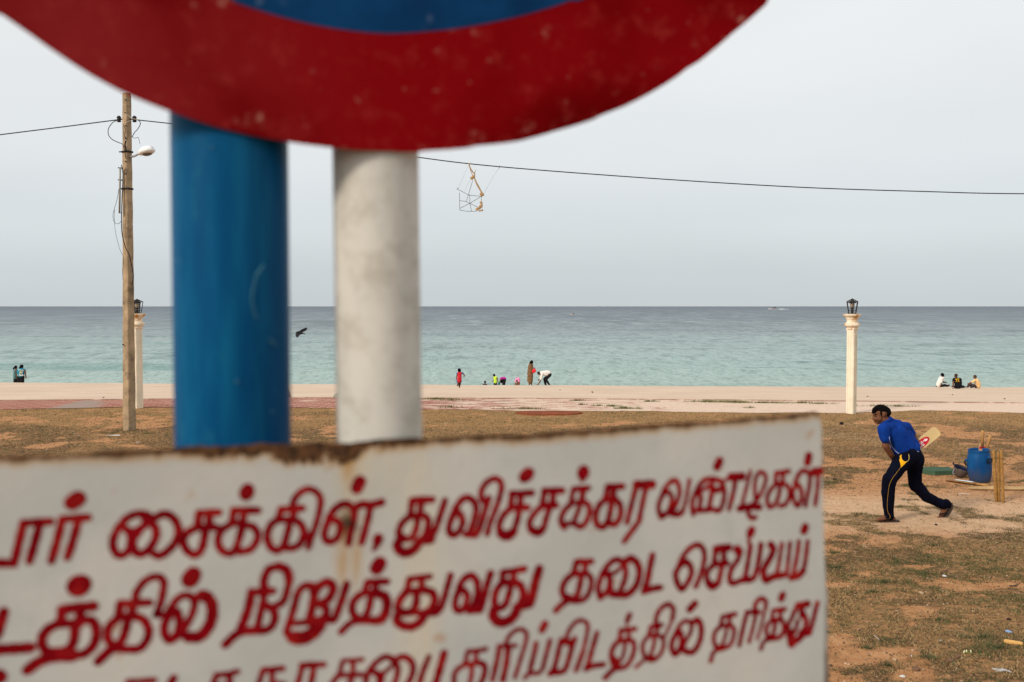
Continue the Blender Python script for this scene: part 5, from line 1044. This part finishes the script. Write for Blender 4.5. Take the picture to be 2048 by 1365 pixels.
[[22,4984,23031,5136,23022],[23,4977,23023,4951,22926],[21,5077,23008,5063,22922],[22,4951,22916,5070,22909],[23,4951,22920,4879,22870,4836,22800,4840,22725,4899,22676,4971,22676,5004,22760,5030,22876],[21,5070,22922,5130,22861,5130,22774,5097,22696,5038,22651,4919,22656],[28,4879,22691,4971,22657],[22,4873,22654,4820,22622,4768,22577]],
[[22,5231,22658,5207,22742,5227,22834,5271,22924,5338,22993,5405,23019,5474,22976,5501,22892,5488,22805,5454,22732],[22,5277,22892,5325,22850,5325,22775,5298,22709,5238,22664],[16,5304,22902,5372,22884,5440,22935],[21,5332,22856,5342,22742,5346,22698,5400,22684,5454,22701],[26,5487,22988,5555,23017,5624,22964,5649,22873,5625,22768,5571,22697,5495,22662,5352,22682]],
[[25,5790,23033,5756,22884,5719,22696],[24,5695,22676,5792,22696,5882,22701],[28,5722,22747,5708,22691]],
[[23,6144,22931,6081,22887,6046,22800,6109,22664,6190,22739,6226,22834,6189,22919,6135,22948],[21,6063,22848,6107,22958,6188,23058,6287,23099,6352,23054,6371,22962,6344,22841,6308,22745,6272,22675]],
[[30,6499,23038,6647,23043],[22,6499,23034,6481,22920],[23,6591,23027,6592,22920],[23,6481,22887,6629,22883],[22,6472,22880,6408,22819,6400,22737,6446,22659,6520,22677,6547,22758,6574,22871],[29,6409,22712,6456,22662,6511,22678]],
[[33,6740,23020,6773,22988],[22,6778,22971,6751,22907,6677,22813,6659,22715,6697,22670,6799,22695,6865,22706],[22,6900,23037,6864,22831,6837,22708],[23,7023,23044,6996,22870,6960,22739,6913,22693,6828,22692],[33,6913,23203,6894,23166],[15,6885,23146,6880,23097,6895,23045]],
[[27,7138,23036,7172,22983,7130,22893,7064,22798,7060,22714,7094,22669,7170,22701],[18,7273,23034,7245,22867,7218,22735],[25,7170,22696,7325,22709],[18,7370,23035,7352,22859,7334,22716]],
[[20,7477,23044,7459,22901,7412,22701],[27,7393,22673,7481,22687,7534,22734],[20,7539,22742,7562,22859,7585,23036],[32,7552,23187,7539,23154]],
[[40,-61,22499,-57,22493]],
[[19,921,22337,1125,22326],[24,1282,22326,1251,22271],[21,931,22325,901,22240]],
[[19,1636,22311,1732,22310,1809,22323],[19,1631,22306,1602,22235],[19,1742,22299,1742,22218],[23,1599,22208,1731,22203]],
[[19,2031,22311,2194,22306],[18,2026,22309,1984,22189],[18,2104,22289,2098,22175],[16,2109,22191,2214,22162]],
[[21,2358,22315,2552,22301],[19,2364,22303,2320,22143],[20,2465,22280,2437,22129]],
[[15,2727,22317,2820,22309,2903,22309],[16,2722,22312,2694,22215],[17,2815,22291,2814,22196],[18,2688,22188,2891,22170],[19,2672,22179,2617,22108],[19,2814,22174,2775,22089]],
[[20,2921,22066,2947,22169,3003,22247,3070,22296,3121,22307,3183,22272,3219,22206,3219,22138,3187,22034],[19,2997,22186,3047,22135,3047,22056],[15,3014,22184,3075,22160,3137,22192,3177,22233],[18,3081,22131,3061,22049],[21,3194,22254,3239,22288,3296,22285,3350,22236,3367,22166,3347,22094,3307,22020]],
[[20,3514,22263,3456,22127,3415,21990],[26,3659,22282,3618,22137,3571,21982],[23,3415,21961,3571,21959]],
[[17,3890,22274,3973,22270,4063,22278],[16,3884,22269,3860,22161],[16,3973,22253,3961,22167],[18,3854,22151,3967,22155],[18,3854,22151,3783,22112,3754,22047,3759,21948],[17,3925,22131,3925,22056,3901,21948],[21,3973,22160,4039,22135,4056,22075,4038,22008,4002,21930]],
[[17,4189,22291,4359,22278],[20,4195,22281,4177,22167,4128,21974],[22,4286,22266,4268,22121,4231,21961]],
[[16,4260,22303,4288,22367,4353,22423,4428,22424,4470,22375,4456,22286,4419,22173,4372,22034,4353,21974]],
[[19,4565,22275,4546,22185,4501,22018],[16,4450,21956,4501,21993,4591,21989,4636,22033],[18,4636,22033,4662,22135,4707,22290],[26,4655,22456,4626,22403]],
[[21,4825,22278,4799,22194,4753,22026,4708,21966],[25,4825,22278,4897,22252,4943,22241],[21,4963,22282,4937,22216,4911,22120,4871,22006,4832,21973,4740,21971],[24,4753,21995,4740,21978],[16,4871,22273,4897,22357,4956,22432,5029,22456,5096,22406,5089,22306,5050,22148],[20,5050,22148,5010,22046,4977,21969]],
[[20,5196,22314,5150,22169,5100,22005],[21,5077,21970,5157,21992,5265,21993],[25,5110,22016,5097,21986]],
[[18,5446,22310,5604,22313],[19,5453,22313,5433,22214],[16,5535,22298,5536,22216],[20,5426,22208,5536,22203],[20,5426,22208,5372,22157,5349,22084,5366,21994,5414,21944],[15,5502,22194,5488,22107,5461,22027,5420,22000],[19,5536,22216,5591,22172,5591,22083,5544,21986,5489,21942,5414,21938],[31,5380,22017,5407,21964],[21,5393,21946,5339,21908,5285,21861],[21,5545,22459,5518,22401],[8,5514,22389,5516,22319]],
[[14,5615,21928,5677,21971,5731,22008],[20,5777,22316,5895,22322],[18,5777,22312,5754,22236],[17,5855,22304,5832,22235],[17,5754,22229,5840,22227],[17,5754,22229,5699,22170,5686,22107,5708,22032,5770,21997],[16,5816,22208,5809,22122,5778,22046],[17,5848,22226,5911,22183,5912,22089,5873,22021,5810,21978,5755,21984],[24,5731,22008,5802,21993],[19,5839,22328,5831,22393,5878,22482,5964,22524,6024,22468,6013,22375],[13,6013,22375,5974,22285,5927,22203]],
[[22,6086,22245,6022,22164,6007,22079,6047,22009,6095,22055,6118,22132,6110,22213],[17,6038,22206,6093,22295,6165,22338,6222,22304,6222,22224,6174,22148,6143,22086],[23,6238,22309,6294,22333,6335,22270,6336,22161,6296,22063,6240,22010,6167,22025,6119,22060],[27,6264,22500,6208,22451]],
[[20,6593,22336,6732,22350],[18,6584,22337,6559,22255],[17,6662,22330,6663,22260],[18,6559,22243,6663,22248],[18,6559,22239,6499,22191,6482,22108,6509,22035,6569,22021],[15,6637,22231,6612,22125,6578,22044],[18,6663,22252,6716,22192,6708,22115,6673,22041,6587,22004],[26,6526,22018,6587,22019],[18,6526,22010,6475,21970,6450,21895]],
[[20,6863,22357,7014,22342],[20,6863,22349,6829,22227,6778,22022],[17,6970,22331,6936,22185,6893,22049],[19,6969,22354,6960,22426,7021,22483,7084,22453,7085,22382],[14,7085,22382,7059,22283,7024,22169,6990,22062]],
[[20,7175,22342,7319,22344],[17,7175,22342,7158,22257],[17,7265,22326,7266,22247],[20,7158,22246,7270,22242],[19,7158,22242,7104,22192,7096,22130,7124,22072,7177,22090,7203,22206],[20,7266,22247,7302,22196,7303,22116,7259,22058,7169,22051,7097,22051],[17,7088,22044,7053,22008,7035,21955],[28,7288,22497,7270,22460]],
[[27,7473,22365,7592,22374],[20,7464,22370,7410,22264],[24,7519,22357,7520,22254],[19,7411,22256,7366,22189,7367,22118,7431,22095,7475,22202],[22,7538,22284,7576,22200,7559,22114,7504,22072],[36,7385,22076,7405,21979],[27,7405,21979,7495,22017,7541,22060],[27,7532,22061,7614,22069],[21,7623,22076,7659,22184,7686,22285,7712,22371]]]
PLATE_EDGE=[[-238,24273],[-21,24283],[198,24289],[459,24272],[726,24293],[998,24297],[1316,24296],[1519,24304],[1724,24291],[2017,24304],[2273,24289],[2534,24295],[2799,24275],[2961,24281],[3025,24297],[3439,24298],[3486,24277],[3722,24291],[4011,24298],[4354,24293],[4555,24276],[4605,24297],[5119,24306],[5488,24316],[5758,24336],[6199,24340],[6596,24341],[6885,24361],[7238,24369],[7478,24377],[7648,24397],[7722,24369],[7742,24257],[7755,23729],[7788,23038],[7806,22664],[7840,22394],[7853,21857],[7870,21506],[7925,20227]]

# ------------------------------------------------------------ signs and posts (close to the camera, out of focus)
SA = Vector((-.411, .80, 0)); SD = Vector((.9503553, .3111668, 0)).normalized(); SN = Vector((SD.y, -SD.x, 0))   # along the sign, and towards the camera
def S(s, z, out=0): return Vector((SA.x+SD.x*s, SA.y+SD.y*s, z)) + SN*out
Ms = Matrix.Identity(4)
for r_ in range(3): Ms[r_][0] = SD[r_]; Ms[r_][1] = -SN[r_]; Ms[r_][2] = (0, 0, 1)[r_]
Ms.translation = SA
def sign_obj(name, me, parent):
    o = bpy.data.objects.new(name, me); C.objects.link(o); o.parent = parent; return o
def sign_root(name, label, cat):
    o = bpy.data.objects.new(name, None); C.objects.link(o); o.matrix_world = Ms; return tag(o, label, cat)
def slab_mesh(name, pts, th, m):
    """flat sheet in the local x,z plane, front face at y=0 (camera side), back at y=th"""
    n = len(pts); me = bpy.data.meshes.new(name); bm = bmesh.new()
    a = [bm.verts.new((x, 0, z)) for x, z in pts]; b = [bm.verts.new((x, th, z)) for x, z in pts]
    bm.faces.new(a); bm.faces.new(b[::-1])
    for i in range(n): bm.faces.new((a[i], b[i], b[(i+1) % n], a[(i+1) % n]))
    bmesh.ops.recalc_face_normals(bm, faces=bm.faces); bmesh.ops.triangulate(bm, faces=bm.faces); bm.to_mesh(me); bm.free(); me.materials.append(m); return me
edge = [(x*1e-4, z*1e-4) for x, z in PLATE_EDGE]
rr = random.Random(3); fine_edge = []
for (x0, z0), (x1, z1) in zip(edge[:-1], edge[1:]):
    n = max(1, int(math.hypot(x1-x0, z1-z0)/.006))
    for i in range(n): fine_edge.append((lerp(x0, x1, i/n)+rr.uniform(-.0005, .0005), lerp(z0, z1, i/n)+rr.uniform(-.0006, .0006)))
fine_edge.append(edge[-1]); bx = fine_edge[-1][0]; lx = -.16
outline = [(lx, 2.475)] + fine_edge + [(bx+.004, 2.02), (lx, 1.96)]
t = NT('white_sign_paint'); X, Y, Z = t.sep()
def gauss(cx, cz, rx, rz):
    a = t.math('POWER', t.math('DIVIDE', t.math('SUBTRACT', X, cx), rx), 2); b = t.math('POWER', t.math('DIVIDE', t.math('SUBTRACT', Z, cz), rz), 2)
    return t.math('POWER', 2.718, t.math('MULTIPLY', t.math('ADD', a, b), -1))
n_b = t.noise(7, 4); n_m = t.noise(22, 6, rough=.65); n_f = t.noise(120, 4); streak = t.noise(1, 5, t.mapping((60, 60, 7)), .6)
c = t.mix(t.rng(n_b, .34, .66), (.51, .505, .465), (.43, .45, .435)); c = t.mix(t.math('MULTIPLY', t.rng(n_m, .48, .72), .4), c, (.38, .375, .345)); c = t.mix(t.math('MULTIPLY', t.rng(t.noise(3.5, 5), .45, .65), .45), c, (.44, .43, .385))
warm = t.math('MULTIPLY', t.math('ADD', gauss(.343, 2.30, .016, .20), gauss(.295, 2.41, .028, .045), clamp=True), t.rng(streak, .3, .7, .35, 1))
c = t.mix(t.math('MULTIPLY', warm, .62), c, (.60, .50, .32))
st_ = t.math('MULTIPLY', t.math('ADD', gauss(.272, 2.325, .006, .030), t.math('ADD', gauss(.286, 2.318, .0055, .028), t.math('ADD', gauss(.276, 2.356, .011, .014), gauss(.279, 2.41, .009, .022)))), t.rng(streak, .35, .62))
c = t.mix(t.math('MULTIPLY', st_, .85, clamp=True), c, (.42, .25, .09))
c = t.mix(t.math('MULTIPLY', t.math('MULTIPLY', gauss(.2765, 2.356, .006, .010), t.rng(n_f, .3, .5, .6, 1)), .95), c, (.05, .035, .02))
spots = t.rng(t.noise(40, 2, rough=.4), .68, .75); c = t.mix(t.math('MULTIPLY', spots, .55), c, (.40, .24, .14))
# rust creeping down from the top edge: distance below the edge line, roughened by noise
def eline(i, j):
    k = (edge[j][1]-edge[i][1])/(edge[j][0]-edge[i][0]); return t.math('ADD', t.math('MULTIPLY', X, k), edge[i][1]-edge[i][0]*k)
zt = t.math('MAXIMUM', eline(1, 20), eline(20, 29))
dep = t.math('SUBTRACT', zt, Z)
amp = t.math('ADD', .0040, t.math('ADD', t.math('MULTIPLY', gauss(.252, 2.44, .042, .2), .015), t.math('MULTIPLY', gauss(.185, 2.44, .03, .2), .006)))
rust_d = t.math('SUBTRACT', t.math('MULTIPLY', amp, t.rng(t.noise(48, 6, t.mapping((1, 1, .6)), .68), .28, .72, .0, 1.7, False)), dep)
c = t.mix(t.rng(rust_d, -.009, .001, 0, .8), c, (.40, .23, .08)); c = t.mix(t.rng(rust_d, -.0025, .002), c, t.mix(t.rng(n_f, .35, .65), (.035, .018, .010), (.12, .055, .022)))
sx = t.math('SUBTRACT', X, bx-.013); c = t.mix(t.math('MULTIPLY', t.rng(t.math('ADD', sx, t.math('MULTIPLY', n_m, .004)), .001, .006), t.rng(t.noise(18, 3), .35, .6, .3, .9)), c, (.10, .06, .04))
plate_m = t.out(c, .6, .12, t.bump(t.math('ADD', n_f, t.math('MULTIPLY', n_b, 2)), .15, .003))
nb = sign_root('notice_board', 'rusty edged white metal board hand painted with red Tamil lettering, close to the camera', 'sign board')
sign_obj('plate', slab_mesh('plate', outline, .0018, plate_m), nb)
MB().lathe([(.0042, 0), (.0042, .003), (.003, .0042), (.0005, .0045)], 6, Matrix.Rotation(math.pi/2, 4, 'X')).build('bolt', M('rusty_bolt', (.06, .035, .02), .8, .3, 60), None)
bo = bpy.data.objects['bolt']; bo.parent = nb; bo.location = (.2765, -.0005, 2.357)
# lettering: brush strokes melted together glyph by glyph, cut out of a fine grid
t = NT('red_letter_paint'); n1 = t.noise(60, 4); n2 = t.noise(14, 4)
letter_m = t.out(t.mix(t.rng(n1, .35, .68), (.15, .001, .004), t.mix(t.rng(n2, .4, .6), (.235, .004, .008), (.29, .012, .010))), .8, .02)
def glyph(strokes):
    P = []
    for st in strokes:
        r_ = st[0]*1.45; pts = [Vector((st[i], st[i+1], 0)) for i in range(1, len(st), 2)]
        q = catmull(pts, 6) if len(pts) > 2 else [pts[0].lerp(pts[1], k/6) for k in range(7)]
        m_ = len(q)
        for i in range(m_-1):
            w0 = r_*(1+.07*math.sin(i*1.3+r_)); P.append((q[i].x, q[i].y, q[i+1].x, q[i+1].y, w0))
    P = np.array(P); pad = P[:, 4].max()+6; h = 5.0
    x0, x1 = min(P[:, 0].min(), P[:, 2].min())-pad, max(P[:, 0].max(), P[:, 2].max())+pad
    y0, y1 = min(P[:, 1].min(), P[:, 3].min())-pad, max(P[:, 1].max(), P[:, 3].max())+pad
    gx = np.arange(x0, x1+h, h); gy = np.arange(y0, y1+h, h); X_, Y_ = np.meshgrid(gx, gy)
    d = np.full(X_.shape, 1e9)
    for a, b, c_, e, r_ in P:
        vx, vy = c_-a, e-b; L2 = vx*vx+vy*vy+1e-9; u = np.clip(((X_-a)*vx+(Y_-b)*vy)/L2, 0, 1)
        d = np.minimum(d, np.hypot(X_-a-u*vx, Y_-b-u*vy)-r_)
    verts = []; idx = {}; faces = []
    def vert(key, x, y):
        if key not in idx: idx[key] = len(verts); verts.append((x*1e-4, -.0004, y*1e-4))
        return idx[key]
    ny, nx = d.shape
    ins = d < 0
    cells = ins[:-1, :-1] | ins[1:, :-1] | ins[:-1, 1:] | ins[1:, 1:]
    for j, i in zip(*np.nonzero(cells)):
        cor = ((j, i), (j, i+1), (j+1, i+1), (j+1, i)); loop = []
        for k in range(4):
            a, b = cor[k], cor[(k+1) % 4]; da, db = d[a], d[b]
            if da < 0: loop.append(vert(a, gx[a[1]], gy[a[0]]))
            if (da < 0) != (db < 0):
                t_ = min(.98, max(.02, da/(da-db))); loop.append(vert((min(a, b), max(a, b)), gx[a[1]]+(gx[b[1]]-gx[a[1]])*t_, gy[a[0]]+(gy[b[0]]-gy[a[0]])*t_))
        if len(loop) >= 3: faces.append(loop)
    me = bpy.data.meshes.new('letter'); me.from_pydata(verts, [], faces); me.materials.append(letter_m)
    return me
for g in GLYPHS: sign_obj('letter', glyph(g), nb)

# round sign
cx, cz, R0 = .3062, 3.2334, .5458
arc = [(-123.9, .5422), (-121.3, .543), (-115.8, .5476), (-112.7, .5492), (-108.5, .5487), (-104.3, .5482), (-100.5, .5468), (-95.5, .5451), (-92.6, .5449), (-89, .5442), (-86.2, .5450), (-85.2, .5438), (-81.1, .5441), (-80.2, .5430), (-75.9, .5455), (-71.8, .5447), (-67.3, .546), (-66.6, .5448), (-63.8, .546), (-60.6, .546), (-56.9, .5455), (-55.6, .5444), (-54, .5456), (-48.9, .5449), (-42.8, .5487)]
aa = [p[0] for p in arc]; rad = [p[1] for p in arc]
def disc_r(deg): return float(np.interp(deg, aa, rad)) if aa[0] <= deg <= aa[-1] else R0
ring = [(cx+disc_r(a)*math.cos(math.radians(a)), cz+disc_r(a)*math.sin(math.radians(a))) for a in np.arange(-180, 180, .75)]
t = NT('red_sign_paint'); X, Y, Z = t.sep(); n1 = t.noise(4.5, 4, rough=.5, dist=.4); n2 = t.noise(42, 6, rough=.7); n3 = t.noise(34, 3)
c = t.mix(t.rng(n1, .38, .64), (.105, .0002, .0010), (.20, .002, .004)); c = t.mix(t.math('MULTIPLY', t.rng(n2, .50, .72), .45), c, (.30, .030, .024)); c = t.mix(t.math('MULTIPLY', t.rng(t.noise(85, 3), .66, .74), .6), c, (.34, .12, .09))
dx = t.math('SUBTRACT', X, cx); dz = t.math('SUBTRACT', Z, cz); rr_ = t.math('SQRT', t.math('ADD', t.math('MULTIPLY', dx, dx), t.math('MULTIPLY', dz, dz)))
edgew = t.math('ADD', t.rng(rr_, .505, .545), t.math('MULTIPLY', t.rng(rr_, .485, .44), .7))
chip = t.math('MULTIPLY', t.rng(t.math('ADD', n3, t.math('MULTIPLY', edgew, .12)), .66, .73), t.rng(n2, .46, .62))
c = t.mix(t.math('MULTIPLY', chip, .6), c, t.mix(t.rng(n2, .5, .7), (.34, .10, .08), (.42, .27, .20)))
xm = t.rng(X, .35, .02); c = t.mix(t.math('MULTIPLY', t.math('MULTIPLY', xm, t.rng(n1, .42, .62)), .4), c, (.22, .03, .032))
red_m = t.out(c, .85, .015, t.bump(n2, .2, .003))
t = NT('blue_sign_paint'); n1 = t.noise(12, 5); n2 = t.noise(50, 4)
c = t.mix(t.rng(n1, .35, .65), (.001, .025, .085), (.002, .044, .135)); c = t.mix(t.math('MULTIPLY', t.rng(n2, .62, .72), .4), c, (.12, .17, .25))
blue_m = t.out(c, .7, .06, t.bump(n2, .2, .003))
rs = sign_root('round_road_sign', 'battered round road sign with red rim and blue centre cut off by the top edge', 'road sign')
sign_obj('red_disc', slab_mesh('red_disc', ring, .002, red_m), rs)
ia = [-106.8, -103.3, -98.8, -93.1, -88.5, -84.3, -79.3, -74.7, -69.3, -64.6]; ir = [.4421, .4417, .4415, .441, .4401, .4376, .4358, .4347, .4347, .4353]
inner = []
for a in np.arange(-180, 180, 1.0):
    r_ = float(np.interp(a, ia, ir)) if ia[0] <= a <= ia[-1] else .4385
    inner.append((cx+r_*math.cos(math.radians(a)), cz+r_*math.sin(math.radians(a))))
me = bpy.data.meshes.new('blue_centre'); me.from_pydata([(x, -.0005, z) for x, z in inner], [], [tuple(range(len(inner)))]); me.materials.append(blue_m)
sign_obj('blue_centre', me, rs)
for dz_ in (.25, -.02): MB().lathe([(.012, 0), (.012, .006), (.008, .009), (.001, .010)], 12, Matrix.Translation(S(cx, cz+dz_, .001)) @ Vector((0, 0, 1)).rotation_difference(SN).to_matrix().to_4x4()).build('bolt', M('galvanised', (.35, .35, .34), .5, .2), None)
for o in [o for o in C.objects if o.name.startswith('bolt') and not o.name.startswith('bolt_') and o.parent is None]:
    o.parent = rs; o.matrix_parent_inverse = Ms.inverted()

def post(name, label, top_px, bot_px, dia, mat):
    # centre line behind the boards: touches their back
    def loc(px, py):
        d = at(px, py, 1.0) - Vector((0, 0, CAM_H)); off = -(dia/2+.004)
        p0 = SA + SN*off; k = (p0.x*SN.x+p0.y*SN.y)/(d.x*SN.x+d.y*SN.y); return Vector((0, 0, CAM_H))+d*k
    a, b = loc(*top_px), loc(*bot_px); d = (a-b); top = b+d*((4.0-b.z)/d.z); bot = b+d*((.7-b.z)/d.z)
    n = 24; pts = [bot.lerp(top, i/n) for i in range(n+1)]
    return tag(MB().tube(pts, dia/2, 48).build(name, mat, None, True, loc=(bot.x, bot.y, .95)), label, 'post')
t = NT('blue_post_paint'); X, Y, Z = t.sep(); n1 = t.noise(5, 5, t.mapping((1, 1, .25))); n2 = t.noise(40, 5, t.mapping((1, 1, .12))); n3 = t.noise(20, 3, t.mapping((1, 1, .5)), dist=1.2)
c = t.mix(t.rng(n1, .35, .65), (.0002, .037, .118), (.0010, .078, .195)); c = t.mix(t.math('MULTIPLY', t.rng(n2, .45, .68), .5), c, (.006, .13, .26)); c = t.mix(t.math('MULTIPLY', t.rng(t.noise(26, 5, t.mapping((1, 1, .5)), .7), .58, .70), .35), c, (.02, .15, .22))
c = t.mix(t.math('MULTIPLY', t.rng(n3, .70, .735), .5), c, (.25, .38, .48))
bpost_m = t.out(c, .38, .06, t.bump(n2, .15, .004))
t = NT('white_post_paint'); n1 = t.noise(9, 5, t.mapping((1, 1, .35))); n2 = t.noise(30, 6, rough=.7); n3 = t.noise(60, 3, t.mapping((1, 1, .1)))
c = t.mix(t.rng(n1, .3, .7), (.68, .65, .57), (.54, .535, .49)); c = t.mix(t.math('MULTIPLY', t.rng(n2, .44, .66), .6), c, (.37, .345, .285)); c = t.mix(t.math('MULTIPLY', t.rng(t.noise(14, 5, t.mapping((1, 1, .6)), .6), .52, .66), .45), c, (.50, .45, .34)); c = t.mix(t.math('MULTIPLY', t.rng(n3, .5, .7), .25), c, (.44, .42, .38))
wpost_m = t.out(c, .6, .15, t.bump(n2, .2, .004))
bp_ = post('sign_post', 'thick glossy blue painted steel post behind the round sign', (460, 300), (467, 880), .1035, bpost_m)
post('sign_post', 'dirty white painted steel post right of the blue one', (751.5, 320), (759.5, 870), .0800, wpost_m)

pv_ = BVHTree.FromPolygons([v.co + bp_.location for v in bp_.data.vertices], [tuple(p.vertices) for p in bp_.data.polygons])
def scratch(pts, r):
    P = []
    for x, y in pts:
        o = Vector(cam.location); d = (at(x, y, .9)-o).normalized(); h = pv_.ray_cast(o, d)
        if h[0] is not None: P.append(h[0] - Vector(bp_.location))
    mb = MB().tube(catmull(P, 4), r, 6, True); o = mb.build('scratch', M('scratched_primer', (.045, .155, .225), .7, .3, 90, spec=.05), None, True); o.parent = bp_
scratch([(527, 530), (520, 541), (513, 550)], .0012); scratch([(513, 550), (508, 570), (504, 592), (505, 610), (509, 625), (514, 640)], .0007); scratch([(538, 678), (544, 685), (552, 690)], .0013); scratch([(471, 762), (477, 765)], .0014); scratch([(541, 822), (544, 825)], .0012); scratch([(423, 293), (425, 297)], .0014)

for o in bpy.data.objects:
    if '_org' in o: del o['_org']
